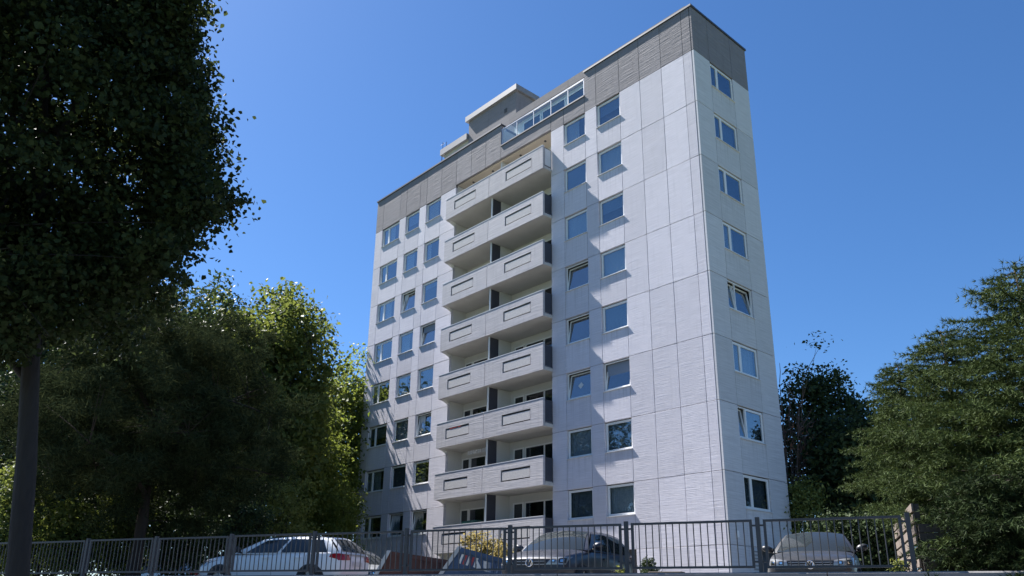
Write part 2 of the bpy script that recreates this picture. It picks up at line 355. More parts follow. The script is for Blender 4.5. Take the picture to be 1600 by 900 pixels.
def curtain_mesh(wd, h, mname, amp=.02):
    key = (round(wd,2), round(h,2), mname, amp)
    if key not in _curt:
        n = max(6, int(wd/.035)); V = []; 
        for i in range(n+1):
            x = -wd/2+wd*i/n; y = amp*math.sin(i*1.9)+.5*amp*math.sin(i*.7)
            V += [(x,y,-h/2),(x,y,h/2)]
        F = [(2*i,2*i+2,2*i+3,2*i+1) for i in range(n)]
        me = bpy.data.meshes.new('curtain'); me.from_pydata(V,[],F); me.shade_smooth(); me.materials.append(M[mname]); _curt[key] = me
    return _curt[key]
_sash = {}
def sash_meshes(wd, h, fr=.052, big=False):
    key = (round(wd,3), round(h,3), fr)
    if key not in _sash:
        s = MB(); a = wd/2
        s.box(-a,a,-.035,.03,0,fr); s.box(-a,a,-.035,.03,h-fr,h); s.box(-a,-a+fr,-.035,.03,fr,h-fr); s.box(a-fr,a,-.035,.03,fr,h-fr)
        g = MB(); g.box(-a+fr,a-fr,-.004,.004,fr,h-fr)
        ms = s.mesh('sash'); ms.materials.append(M['frame']); mg = g.mesh('pane'); mg.materials.append(M['pane']); _sash[key] = (ms, mg)
    return _sash[key]
def window(x0, x1, z0, z1, side=False, sashes=((0,1),), tilt=(), curt=None, depth=.10, sticker=False, pane=None, dark=False):
    """window part: outer frame; children sash, pane, sill, curtain.  Built in facade axes, turned for the side wall."""
    hold = MB(); t = .038; D0 = depth; x0 += .012; x1 -= .012; z1 -= .03
    hold.box(x0,x1,D0,D0+.07,z0,z0+t); hold.box(x0,x1,D0,D0+.07,z1-t,z1); hold.box(x0,x0+t,D0,D0+.07,z0+t,z1-t); hold.box(x1-t,x1,D0,D0+.07,z0+t,z1-t)
    for (a, b) in sashes[1:]:
        xm = x0+t+(x1-x0-2*t)*a; hold.box(xm-.02,xm+.02,D0+.001,D0+.069,z0+t,z1-t)
    f = hold.build('window', M['frame'], bld)
    if side: f.rotation_euler = (0,0,R(90))      # facade axes (x,y) -> (−y,x): x becomes Y, depth becomes −X
    for i, (a, b) in enumerate(sashes):
        xa = x0+t+(x1-x0-2*t)*a+(.02 if a > 0 else 0); xb = x0+t+(x1-x0-2*t)*b-(.02 if b < 1 else 0)
        wd, h = xb-xa-.006, z1-z0-2*t-.006
        ms, mg = sash_meshes(wd, h)
        s = link('sash', ms, None, f, ((xa+xb)/2, D0+.035, z0+t+.003)); g = link('pane', mg, None, f, ((xa+xb)/2, D0+.035, z0+t+.003))
        if i in tilt:
            s.rotation_euler[0] = g.rotation_euler[0] = -R(8.5)
        if sticker:
            c = h/2; q = .17; sm = MB().prism([(-.02,-.0085,c-q),(q-.02,-.0085,c),(-.02,-.0085,c+q),(-q-.02,-.0085,c)], (0,.002,0)).build('sticker', M['marking'], f)
            sm.location = g.location; sm.rotation_euler = g.rotation_euler
    sl_ = MB(); sl_.prism([(x0-.02,-.055,z0-.03),(x0-.02,-.055,z0-.012),(x0-.02,D0+.0,z0+.004),(x0-.02,D0+.0,z0-.03)], (x1-x0+.05,0,0))
    sl_.build('sill', M['sill'], f)
    if curt:
        kind, frac = curt
        if kind == 'blind':
            cm = box = MB().box(x0+.05,x1-.05,.235,.24,z1-(z1-z0)*frac,z1-.03).build('blind', M['blind'], f)
        else:
            wd = (x1-x0)*frac; me = curtain_mesh(wd, z1-z0-.06, kind)
            link('curtain', me, None, f, (x0+wd/2 if frac < 1 else (x0+x1)/2, .26, (z0+z1)/2))
    return f
cols = [(-.58,-.115,0),(-1.84,-.58,0),(-3.14,-1.84,0),(-4.42,-3.14,0),(-5.96,-4.42,'E'),(-6.74,-5.96,0),(-8.27,-6.74,'D'),(-9.22,-8.27,0),
        (-18.92,-17.41,0),(-20.45,-18.92,'C'),(-21.17,-20.45,0),(-22.69,-21.17,'B'),(-23.42,-22.69,0),(-25.45,-23.42,'A'),(-26.3,-25.45,0)]
tilts = {('B',6),('C',5),('C',3),('B',1),('C',1),('D',5),('D',4),('D',3),('E',3)}
cur = {('D',6):('curtain',1),('D',1):('curtain2',1),('E',1):('curtain',.99),('D',2):('curtain',1),('E',2):('blind',.99),('D',7):('blind',1.0),('E',7):('curtain',1),('E',4):('blind',.97),
       ('E',5):('curtain',.99),('E',6):('blind',.5),('B',3):('curtain',.98),('C',4):('blind',.8),('C',2):('curtain2',.6),('B',4):('curtain',.5),('A',4):('curtain',.3),('D',8):('curtain',.6),('B',2):('curtain2',.9),('A',7):('curtain',.3),('E',3):('blind',.45)}
rw_ = random.Random(21)
for t_ in 'ABCDE':
    for k in range(1, 9):
        if (t_,k) not in cur:
            v = rw_.random()
            if v < .45: cur[(t_,k)] = (rw_.choice(['curtain','curtain','curtain3']), rw_.uniform(.25,.7))
            elif v < .7: cur[(t_,k)] = ('blind', rw_.uniform(.2,.6))
for (x0, x1, t) in cols:
    for k in range(1, 9):
        if t:
            zb = k*H-1.33
            panel(x0, x1, (k-1)*H, zb-.02, 'spandrel')
            if t == 'A': window(x0, x1, zb, k*H, sashes=((0,.33),(.33,1)), curt=cur.get((t,k)))
            else: window(x0, x1, zb, k*H, tilt=(0,) if (t,k) in tilts else (), curt=cur.get((t,k)), sticker=(t=='D' and k==3))
        else: panel(x0, x1, (k-1)*H, k*H)
    if x0 > -4.5 or x0 < -17.3: panel(x0, x1, BB, 0)
    if x0 > -6.9 or x0 < -17.3: panel(x0, x1, 8*H, 24.4, 'attic')
    elif x0 > -9.3: panel(x0, x1, 8*H, 22.95, 'attic')
panel(-13.3,-9.22,22.15,22.95,'attic')
for x0, x1 in ((-17.41,-15.98),(-15.98,-14.65),(-14.65,-13.3)): panel(x0, x1, 22.15, 24.4, 'attic')
# recessed plinth beside the corner bay
MB().box(-17.4,-4.43,.55,.75,BB,-.02).build('plinth', M['slab'], bld)
for (y0, y1, t) in ((0,1.28,0),(1.28,3.17,1),(3.17,4.6,0)):
    for k in range(1, 9):
        if t:
            zb = k*H-1.33; side_panel(y0, y1, (k-1)*H, zb-.02, 'spandrel_side')
            window(y0, y1, zb, k*H, side=True, sashes=((0,.3),(.3,1)), tilt={4:(0,1),2:(0,)}.get(k,()), curt={1:('curtain2',1),2:('curtain2',1),3:('curtain',1),5:('curtain',.6),6:('curtain',.4),7:('blind',.97)}.get(k), depth=.055)
        else: side_panel(y0, y1, (k-1)*H, k*H)
    side_panel(y0, y1, 8*H, 24.4, 'attic')
    if t:
        side_panel(y0, 2.1, BB, 0)
    elif y0 == 0: side_panel(y0, y1, BB, 0)
    else: side_panel(y0, y1, BB, -.35)
vg = MB()
for i in range(9): vg.box(.006,.02,1.5,1.9,-1.25+i*.13,-1.19+i*.13)
vg.build('vent_grille', M['zinc'], bld)
MB().box(.006,.07,.42,.56,.28,.52).build('wall_lamp', M['frame'], bld)
MB().box(-.3,-.12,2.12,4.55,BB,-.36).build('basement_recess', M['core'], bld)
# coping
cp = MB()
cp.box(-6.76,.05,-.06,.40,24.403,24.50); cp.box(-.40,.05,.402,4.65,24.403,24.50)
cp.build('roof_coping', M['metal'], bld)
MB().box(-26.35,-13.27,-.06,.40,24.403,24.50).build('roof_coping', M['metal'], bld)
MB().box(-6.74,.02,.0,.36,24.502,24.56).build('roof_edge_trim', M['zinc'], bld)
rf = MB(); rf.box(-26.1,-13.3,.42,13,24.2,24.36); rf.box(-6.7,-.42,.42,4.4,24.2,24.36); rf.build('flat_roof', M['wall'], bld)
# terrace and attic flat
MB().box(-13.29,-6.75,.17,1.6,22.6,22.9).build('terrace_floor', M['slab'], bld)
MB().box(-13.29,-6.75,-.05,.17,22.953,23.03).build('terrace_sill', M['metal'], bld)
aw = MB(); aw.box(-13.9,-1.2,1.62,4.0,22.9,25.38); at_wall = aw.build('attic_wall', M['recess'], bld)
MB().box(-14.0,-1.1,1.22,4.1,25.38,25.86).build('attic_roof_slab', M['render'], bld)
box_obj('terrace_end_wall', -13.52, -13.31, .165, 1.6, 22.9, 24.38, M['recess'], bld)
box_obj('terrace_end_wall', -6.73, -6.58, .165, 1.6, 22.9, 24.38, M['recess'], bld)
for x0, x1 in ((-13.1,-11.6),(-11.5,-9.6),(-9.5,-7.9),(-7.8,-6.9)):
    w_ = MB(); w_.box(x0,x1,1.56,1.615,23.55,23.62); w_.box(x0,x1,1.56,1.615,25.1,25.17); w_.box(x0,x0+.07,1.56,1.615,23.62,25.1); w_.box(x1-.07,x1,1.56,1.615,23.62,25.1)
    ww = w_.build('window', M['frame'], bld); MB().box(x0+.07,x1-.07,1.585,1.612,23.62,25.1).build('pane', M['carglass'], ww)
xs = [-13.24,-11.98,-10.6,-9.24,-7.95,-6.80]
rail = MB().box(-13.28,-6.77,.02,.07,24.06,24.11).build('terrace_rail', M['steel'], bld)
for i, x in enumerate(xs):
    MB().box(x-.02,x+.02,.03,.06,23.032,24.058).build('rail_post', M['steel'], rail)
    if i < 5: MB().box(x+.04,xs[i+1]-.04,.04,.052,23.07,24.03).build('glass_panel', M['rail_glass'], rail)
# machine room and lift box on the roof
mr_ = MB(); mr_.box(-19.35,-14.65,2.38,4.05,24.3,28.68); mro = mr_.build('machine_room', M['render'], bld)
MB().box(-19.55,-14.47,2.2,4.25,28.68,29.06).build('machine_room_roof', M['zinc'], mro)
MB().box(-15.75,-15.5,2.355,2.378,27.55,27.85).build('vent', M['core'], mro)
lb = MB(); lb.box(-22.0,-19.37,2.42,4.0,24.3,27.3); lbo = lb.build('lift_box', M['tin'], bld)
MB().box(-22.25,-19.36,2.2,4.1,27.3,27.75).build('lift_box_roof', M['zinc'], lbo)
MB().tube([(-22.1,2.3,27.7),(-22.1,2.3,28.35)],.02).tube([(-22.3,2.3,28.2),(-21.9,2.3,28.2)],.012).build('antenna', M['metal'], lbo)
MB().tube([(-21.7,2.3,27.7),(-21.7,2.3,28.2)],.02).build('antenna', M['metal'], lbo)
for x in (-22.15,):
    MB().tube([(x,2.3,24.36),(x,2.3,27.3)],.03).build('downpipe', M['metal'], lbo)
# balcony recess
XL, XR, YB, XM = -17.41, -9.22, 1.13, -13.5
MB().box(XL-.13,XL-.012,.17,1.3,0,22.13).build('recess_side_wall', M['recess'], bld)
MB().box(XR+.012,XR+.13,.17,1.3,0,22.13).build('recess_side_wall', M['recess'], bld)
MB().box(XL-.01,XR+.01,YB,1.31,0,22.13).build('recess_back_wall', M['recess'], bld)
sf = MB().box(XL,XR,.165,YB-.003,22.14,22.4).build('soffit', M['soffit'], bld)
for x in (-16.4,-14.6,-12.2,-10.2): MB().tube([(x,.55,22.10),(x,.55,22.139)],.07,10).build('soffit_lamp', M['metal'], sf)
rb = random.Random(3)
for k in range(0, 8):
    z = k*H+.27
    sb = MB(); sb.box(XL+.004,XR-.004,-.53,YB-.004,z+.02,z+.20)
    slab = sb.build('balcony', M['slab'], bld)
    # haunch under the left end
    hp = [(XL+.004, .0, z+.02)] + [(XL+.004+.0, .0, z+.02)]
    ha = MB(); prof = [(XL-.001,-.52,z+.018),(XL+.13,-.52,z+.018)] 
    cur_p = [( -.52+.52*t, z+.018-.16*(1-math.cos(t*math.pi/2)) ) for t in (0,.25,.5,.75,1.0)]
    ha.prism([(XL-.10,y,zz) for y, zz in cur_p]+[(XL-.10,-.002,z+.018)], (.22,0,0)); ha.build('haunch', M['recess'], slab)
    zt = z+1.34
    for (x0, x1, i0, i1) in ((-17.46,XM,-16.65,-14.67),(XM,-9.15,-12.1,-10.03)):
        a_, b_ = z+.41, z+.98; y0, y1 = -.66, -.535
        pb = MB(); x0 += .014; x1 -= .014
        pb.box(x0,x1,y0,y1,z,a_); pb.box(x0,x1,y0,y1,b_,zt); pb.box(x0,i0,y0,y1,a_,b_); pb.box(i1,x1,y0,y1,a_,b_)
        par = pb.build('parapet', M['parapet'], slab)
        inf = MB().box(i0+.07,i1-.05,y0+.016,y0+.06,a_+.06,b_-.08).build('infill_panel', M['infill'], par)
        MB().box(i0-.05,i1+.05,y1+.002,y1+.02,a_-.05,b_+.05).build('infill_shade_backing', M['gap_shade'], par)  # dark sheet added so the gaps look shaded
        MB().box(x0,x1,y0-.012,y1+.012,zt,zt+.03).build('parapet_cap', M['sill'], par)
    MB().box(-17.455,-17.345,-.533,-.002,z,zt).build('parapet_return', M['parapet'], slab)
    sr = MB(); xr = -9.15
    sr.box(xr-.10,xr,-.533,-.003,z-.0,z+.16); sr.build('edge_upstand', M['slab'], slab)
    f_ = MB(); f_.box(xr-.05,xr-.02,-.53,-.50,z+.16,zt-.05); f_.box(xr-.05,xr-.02,-.04,-.01,z+.16,zt-.05); f_.box(xr-.05,xr-.02,-.50,-.04,zt-.08,zt-.05); f_.box(xr-.05,xr-.02,-.50,-.04,z+.22,z+.25)
    fo = f_.build('side_rail', M['metal'], slab)
    MB().box(xr-.04,xr-.03,-.50,-.04,z+.25,zt-.08).build('side_screen', M['curtain'] if k == 7 else M['smoked'], fo)
    zd = z+2.74 if k < 7 else z+1.2
    MB().box(XM-.02,XM+.02,-.36,.25,z+.2,zd).build('divider_panel', M['divider'], slab)
    MB().box(XM-.035,XM+.035,-.42,-.362,z+.2,zd+.02).build('divider_post', M['frame'], slab)
    MB().box(XM-.06,XM+.06,.252,YB-.003,z+.2,z+2.76 if k<7 else 22.13).build('divider_wall', M['recess'], slab)
    zw = k*H
    for (x0, x1, z0_, kind) in ((-17.32,-16.65,z+.22,'door'),(-16.6,-14.0,z+1.0,'win'),(-13.1,-12.35,z+.22,'door'),(-12.25,-9.45,z+1.0,'win')):
        z1_ = zw+2.66; t=.07
        b = MB(); b.box(x0,x1,YB-.06,YB-.001,z0_,z0_+t); b.box(x0,x1,YB-.06,YB-.001,z1_-t,z1_); b.box(x0,x0+t,YB-.06,YB-.001,z0_+t,z1_-t); b.box(x1-t,x1,YB-.06,YB-.001,z0_+t,z1_-t)
        if kind == 'win': b.box((x0+x1)/2-.04,(x0+x1)/2+.04,YB-.06,YB-.001,z0_+t,z1_-t)
        bo = b.build('balcony_door' if kind == 'door' else 'balcony_window', M['frame'], slab)
        xm = (x0+x1)/2
        for (pa_, pb_) in (((x0+t,x1-t),) if kind == 'door' else ((x0+t,xm-.04),(xm+.04,x1-t))):
            MB().box(pa_,pb_,YB-.03,YB-.022,z0_+t,z1_-t).build('pane', M['dark_pane'], bo)
            cm = rb.choice(['curtain2','core','core','core','curtain2','blind'])  # core picks are dark backing that imitates an unlit room, not cloth
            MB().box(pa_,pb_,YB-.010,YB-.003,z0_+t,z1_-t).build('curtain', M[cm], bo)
    if k == 1:
        aw_ = MB()
        for i in range(9): aw_.box(-15.9+i*.2,-15.78+i*.2,.3,.34,z+2.35,z+2.55)
        aw_.build('awning_valance', M['curtain'], slab)
# things on the balconies
gz = .27+.2
um = MB(); um.prism([(-16.2,.15,gz+1.05),(-14.75,.15,gz+1.05),(-14.85,.15,gz+1.42),(-16.0,.15,gz+1.42)], (0,.5,0)); um.prism([(-15.55,.38,gz),(-15.45,.38,gz),(-15.45,.38,gz+1.05),(-15.55,.38,gz+1.05)], (0,.1,0))
tag(um.build('folded_canopy', M['awning']), 'green cloth canopy on the lowest left balcony', 'canopy')
z2 = 2*H+.27
rc = MB()
for i, x in enumerate((-16.3,-16.0,-15.6)): rc.box(x,x+.25,-.655,-.62,z2+.92,z2+.965)
tag(rc.build('red_cloth', M['redcloth']), 'red cloth poking through the slot of a balcony front', 'cloth')

# ------------------------------------------------------------------ cars
def subsurf(me, lv):
    o = bpy.data.objects.new('tmp', me); col.objects.link(o); md = o.modifiers.new('s', 'SUBSURF'); md.levels = lv; md.render_levels = lv
    dg = bpy.context.evaluated_depsgraph_get(); n = bpy.data.meshes.new_from_object(o.evaluated_get(dg)); bpy.data.objects.remove(o); return n
def grid_mesh(name, fn, nu, nv, thick=0):
    V = [fn(i/nu, j/nv) for j in range(nv+1) for i in range(nu+1)]
    F = [(j*(nu+1)+i, j*(nu+1)+i+1, (j+1)*(nu+1)+i+1, (j+1)*(nu+1)+i) for j in range(nv) for i in range(nu)]
    me = bpy.data.meshes.new(name); me.from_pydata([tuple(v) for v in V], [], F); me.shade_smooth(); return me
def make_car(name, label, loc, rz, P, paint, group):
    root = empty(name, loc, rz); tag(root, label, 'car', group)
    # lower body: stations rear -> front  (x, half width, z bottom, z shoulder, crown)
    V = []; F = []; st = P['st']; n = 13
    for (x, wd, zb, zs, cr) in st:
        half = [(0,zb),(wd*.80,zb),(wd*.97,zb+.12),(wd,zb+(zs-zb)*.5),(wd*.975,zs-.05),(wd*.90,zs+cr*.35),(wd*.55,zs+cr*.85)]
        pts = half + [(0,zs+cr)] 
        ring = [(y,z) for y,z in pts] + [(-y,z) for y,z in reversed(pts[1:-1])]
        V += [(x,y,z) for y,z in ring]; n = len(ring)
    for i in range(len(st)-1):
        for j in range(n): F.append((i*n+j, i*n+(j+1)%n, (i+1)*n+(j+1)%n, (i+1)*n+j))
    F.append(tuple(reversed(range(n)))); F.append(tuple((len(st)-1)*n+j for j in range(n)))
    me = bpy.data.meshes.new('body'); me.from_pydata(V,[],F)
    bm = bmesh.new(); bm.from_mesh(me); bmesh.ops.recalc_face_normals(bm, faces=bm.faces); bm.to_mesh(me); bm.free()
    me = subsurf(me, 3); me.shade_smooth(); body = link('body', me, paint, root)
    bvh = BVHTree.FromPolygons([v.co for v in me.vertices], [tuple(p.vertices) for p in me.polygons])
    def cast(o, d):
        h = bvh.ray_cast(Vector(o), Vector(d)); return h[0] if h[0] else None
    def patch_front(nm, yz4, mt, off, sgn=1, nu=8, nv=5, parent=None):
        (a,b,c,d) = [Vector((0,*q)) for q in yz4]
        def fn(u,v):
            q = (a*(1-u)+b*u)*(1-v) + (d*(1-u)+c*u)*v
            h = cast((sgn*4,q.y,q.z),(-sgn,0,0))
            if h is None: h = cast((sgn*4,q.y*.97,q.z),(-sgn,0,0)) or Vector((sgn*(P['st'][-1][0] if sgn>0 else -P['st'][0][0])*.95,q.y,q.z))
            return (h.x+sgn*off, q.y*(1+off*.3), q.z)
        return link(nm, grid_mesh(nm, fn, nu, nv), mt, parent or root)
    def patch_side(nm, xz4, mt, off, sgn, nu=6, nv=4, parent=None):
        (a,b,c,d) = [Vector((q[0],0,q[1])) for q in xz4]
        def fn(u,v):
            q = (a*(1-u)+b*u)*(1-v) + (d*(1-u)+c*u)*v
            h = cast((q.x,sgn*4,q.z),(0,-sgn,0))
            y = h.y if h else sgn*P['wb']
            return (q.x, y+sgn*off, q.z)
        return link(nm, grid_mesh(nm, fn, nu, nv), mt, parent or root)
    # greenhouse
    xA,xF,xRr,xC = P['xA'],P['xF'],P['xR'],P['xC']; wb,wr,zb,zr = P['wb'],P['wr'],P['zb'],P['zr']; crn = P.get('crown',.05); arc = P.get('arc',.05)
    def lerp(a,b,t): return a+(b-a)*t
    def wind(s,t,off=0):
        s2 = s*2-1; bl = .035*math.sin(math.pi*t)
        x = lerp(xA+.22*(1-s2*s2), xF+.10*(1-s2*s2), t)+bl+off*.5; y = s2*lerp(wb,wr,t); z = lerp(zb, zr+crn*(1-s2*s2), t)+bl*.6+off
        return (x,y,z)
    def rear(s,t,off=0):
        s2 = s*2-1; bl = .04*math.sin(math.pi*t)
        x = lerp(xC-.14*(1-s2*s2), xRr-.06*(1-s2*s2), t)-bl-off; y = s2*lerp(wb*.95,wr*.97,t); z = lerp(zb, zr+crn*(1-s2*s2), t)+bl*.3+off*.6
        return (x,y,z)
    def side(sg):
        def fn(s,t,off=0):
            bl = .03*math.sin(math.pi*t)+.02*math.sin(math.pi*s)*(1-t)
            x = lerp(lerp(xA,xC,s), lerp(xF,xRr,s), t); y = lerp(wb*lerp(1,.95,s), wr*lerp(1,.97,s), t)+bl+off; z = lerp(zb, zr+arc*math.sin(math.pi*s), t)
            return (x, sg*y, z)
        return fn
    def roof(s,t):
        s2 = s*2-1; ed = arc*math.sin(math.pi*t)
        x = lerp(xF+.10*(1-s2*s2), xRr-.06*(1-s2*s2), t); y = s2*wr*lerp(1,.97,t); z = zr+ed+crn*(1-s2*s2)*(1)
        return (x,y,z)
    cab = MB()
    def add(fn, nu, nv, flip=False):
        k = len(cab.v); cab.v += [tuple(fn(i/nu,j/nv)) for j in range(nv+1) for i in range(nu+1)]
        for j in range(nv):
            for i in range(nu):
                q = (k+j*(nu+1)+i, k+j*(nu+1)+i+1, k+(j+1)*(nu+1)+i+1, k+(j+1)*(nu+1)+i); cab.f.append(q)
    add(wind,10,6); add(rear,10,6); add(side(1),10,6); add(side(-1),10,6); add(roof,10,10)
    me = bpy.data.meshes.new('cabin'); me.from_pydata(cab.v,[],cab.f); bm = bmesh.new(); bm.from_mesh(me); bmesh.ops.remove_doubles(bm, verts=bm.verts, dist=.012); bmesh.ops.recalc_face_normals(bm, faces=bm.faces); bm.to_mesh(me); bm.free(); me.shade_smooth()
    link('cabin', me, paint, root)
    link('windscreen', grid_mesh('windscreen', lambda u,v: wind(.05+.90*u,.0+.93*v,.012), 10, 6), M['carglass'], root)
    link('rear_window', grid_mesh('rear_window', lambda u,v: rear(.08+.84*u,.10+.78*v,.012), 10, 6), M['carglass'], root)
    for sg in (1,-1):
        sd = side(sg)
        for (a,b) in P['win']:
            def fn(u,v,a=a,b=b): return sd(a+(b-a)*u, .06+.80*v, .010)
            link('side_window', grid_mesh('side_window', fn, 8, 5), M['carglass'], root)
        # mirror
        mx = xA-.22; my = wb+.14; mm = MB()
        mm.v = []; me = bpy.data.meshes.new('mirror'); bm = bmesh.new(); bmesh.ops.create_uvsphere(bm, u_segments=14, v_segments=8, radius=1)
        for v in bm.verts: v.co = Vector((v.co.x*.075*(1 if v.co.x>0 else .45), v.co.y*.125, v.co.z*.08+.02*v.co.y*sg))
        bm.to_mesh(me); bm.free(); me.shade_smooth()
        mi = link('mirror', me, P.get('mirror', paint), root, (mx, sg*my, zb+.10))
        ml = MB().tube([(0,0,-.04),(-.02,-sg*.2,-.09)],.028,6).build('mirror_arm', M['black_trim'], mi)
        # handles
        for hx in P['handles']:
            h = cast((hx,sg*4,P['zh']),(0,-sg,0))
            if h: MB().box(hx-.11,hx+.11,min(h.y,h.y+sg*.035),max(h.y,h.y+sg*.035),P['zh']-.015,P['zh']+.02).build('door_handle', paint, root)
        for sx in P['seams']:
            patch_side('door_seam', ((sx-.005,P['zsill']),(sx+.005,P['zsill']),(sx+.005,zb-.03),(sx-.005,zb-.03)), M['black_trim'], .003, sg, 1, 8)
        for wx in P['wheels']:
            wy = st[len(st)//2][1]
            w0 = MB().tube([(0,-.10,0),(0,.10,0)],P['wr_']).mesh('wheel')
            prof = [(.62,-.11),(.95,-.11),(1.0,-.07),(1.0,.07),(.95,.11),(.62,.11)]; nn=28; V=[];F=[]
            for i in range(nn):
                t = 2*math.pi*i/nn
                for r_,y_ in prof: V.append((math.cos(t)*r_*P['wr_'],y_,math.sin(t)*r_*P['wr_']))
            k_ = len(prof)
            for i in range(nn):
                for j in range(k_-1): F.append((i*k_+j,i*k_+j+1,((i+1)%nn)*k_+j+1,((i+1)%nn)*k_+j))
            tm = bpy.data.meshes.new('wheel'); tm.from_pydata(V,[],F); tm.shade_smooth()
            wo = link('wheel', tm, M['rubber'], root, (wx, sg*(wy-.08), P['wr_']))
            rm = MB()
            for i in range(5):
                t = 2*math.pi*i/5; c_, s_ = math.cos(t), math.sin(t); q=.6*P['wr_']
                rm.prism([(c_*.05-s_*.05,.075*sg,s_*.05+c_*.05),(c_*q-s_*.04,.095*sg,s_*q+c_*.04),(c_*q+s_*.04,.095*sg,s_*q-c_*.04),(c_*.05+s_*.05,.075*sg,s_*.05-c_*.05)],(0,-.03*sg,0))
            rm.tube([(0,.06*sg,0),(0,-.05*sg,0)],.64*P['wr_'],20); rm.build('rim', M['silver_paint'], wo)
            def arch(u,v,wx=wx):
                t = math.pi*(u*1.1-.05); r_ = P['wr_']*(1.03+.13*v); X = wx+math.cos(t)*r_; Z = P['wr_']+math.sin(t)*r_
                h = cast((X,sg*4,max(Z,st[0][2]+.08)),(0,-sg,0)); return (X,(h.y if h else sg*wy)+sg*.012,Z)
            link('wheel_arch', grid_mesh('wheel_arch', arch, 18, 2), M['black_trim'], root)
            def well(u,v,wx=wx):
                t = math.pi*(u*1.1-.05); r_ = P['wr_']*1.04*v; X = wx+math.cos(t)*r_; Z = P['wr_']+math.sin(t)*r_
                h = cast((X,sg*4,max(Z,st[0][2]+.08)),(0,-sg,0)); return (X,(h.y if h else sg*wy)+sg*.006,Z)
            link('wheel_well', grid_mesh('wheel_well', well, 18, 3), M['rubber'], root)
        hl = P['head']; ho = patch_front('headlight', [(sg*y,z) for y,z in hl], M['lamp'], .012, 1, 10, 6)
        hc = np.mean(np.array(hl), 0)
        for q0, r_ in ((.10,.062),(-.07,.05)):
            yc, zc = sg*(hc[0]+q0), hc[1]+.005
            patch_front('reflector', [(yc-r_*.9,zc-r_*.8),(yc+r_*.9,zc-r_*.8),(yc+r_*.9,zc+r_*.8),(yc-r_*.9,zc+r_*.8)], M['black_trim'], .016, 1, 4, 4, ho)
            patch_front('reflector', [(yc-r_*.5,zc-r_*.45),(yc+r_*.5,zc-r_*.45),(yc+r_*.5,zc+r_*.45),(yc-r_*.5,zc+r_*.45)], M['chrome'], .020, 1, 4, 4, ho)
        tl_ = P['tail']; patch_front('tail_light', [(sg*y,z) for y,z in tl_], M['tail'], .014, -1, 8, 5)
        ts = P.get('tail_side')
        if ts: patch_side('tail_light', ts, M['tail'], .012, sg)
    g = P['grille']; gr = patch_front('grille', [(-g[0],g[1]),(g[0],g[1]),(g[0]*1.08,g[2]),(-g[0]*1.08,g[2])], M['black_trim'], .022, 1, 14, 4)
    for i in range(P.get('slats',3)):
        z = g[1]+(g[2]-g[1])*(i+.5)/P.get('slats',3)
        patch_front('grille_slat', [(-g[0]*1.0,z-.006),(g[0]*1.0,z-.006),(g[0]*1.0,z+.006),(-g[0]*1.0,z+.006)], M['sunlit_edge_and_slat'], .030, 1, 14, 1, gr)
    patch_front('bumper_gap', [(-.62,g[1]-.06),(.62,g[1]-.06),(.62,g[1]-.035),(-.62,g[1]-.035)], M['black_trim'], .006, 1, 14, 1)
    patch_front('number_plate', [(-.26,.29),(.26,.29),(.26,.40),(-.26,.40)], M['marking'], .02, 1, 6, 1)
    patch_front('number_plate', [(-.26,P['rplate']),(.26,P['rplate']),(.26,P['rplate']+.11),(-.26,P['rplate']+.11)], M['marking'], .02, -1, 6, 1)
    if P.get('emblem'):
        z = P['emblem']; h = cast((4,0,z),(-1,0,0)); x = h.x+.045; r = .078
        em = MB().tube([(x-.02,0,z),(x-.004,0,z)], r, 24).build('emblem', M['black_trim'], root)
        er = MB(); ring = [(x, math.cos(t)*r, z+math.sin(t)*r) for t in [2*math.pi*i/24 for i in range(25)]]; er.tube(ring, .012, 6)
        def ln(*p): er.tube([(x, a*r, z+b*r) for a, b in p], .0115, 5)
        ln((-.42,.85),(0,.08),(.42,.85)); ln((-.80,.45),(-.38,-.80),(0,.02),(.38,-.80),(.80,.45))
        er.build('emblem_mark', M['chrome'], em)
    return root
hatch = dict(st=[(-2.08,.62,.42,.80,.02),(-2.05,.76,.30,.90,.03),(-1.85,.84,.24,.97,.03),(-1.2,.87,.22,.98,.02),(0,.88,.22,.97,.02),(.75,.88,.22,.95,.04),(1.1,.875,.22,.91,.08),(1.6,.85,.23,.84,.08),(1.93,.80,.28,.77,.06),(2.07,.70,.33,.72,.03),(2.10,.62,.38,.69,.02)],
    xA=.95,xF=.22,xR=-1.55,xC=-1.98,wb=.83,wr=.60,zb=.95,zr=1.40,crown=.045,arc=.045,win=((.10,.44),(.47,.78),(.80,.92)),handles=(.05,-.95),zh=.80,seams=(.82,-.18,-1.15),zsill=.32,wheels=(1.3,-1.28),wr_=.31,
    head=((.36,.60),(.76,.60),(.80,.77),(.50,.74)),tail=((.50,.78),(.78,.78),(.78,.95),(.50,.93)),grille=(.34,.575,.70),slats=2,emblem=.645,rplate=.5)
wagon = dict(hatch, st=[(-2.35,.62,.42,.82,.02),(-2.3,.78,.30,.92,.03),(-2.1,.86,.24,.98,.03),(-1.2,.89,.22,.99,.02),(0,.90,.22,.98,.02),(.75,.90,.22,.97,.04),(1.15,.895,.22,.93,.08),(1.7,.88,.23,.86,.08),(2.05,.84,.28,.79,.06),(2.2,.75,.33,.74,.03),(2.24,.66,.38,.71,.02)],
    xA=1.0,xF=.25,xR=-1.9,xC=-2.2,wb=.85,wr=.62,zb=.97,zr=1.41,crown=.05,arc=.04,wheels=(1.38,-1.35),wr_=.32,head=((.40,.60),(.84,.60),(.86,.80),(.46,.74)),grille=(.42,.575,.72),slats=3,emblem=.65,handles=(.1,-.9))
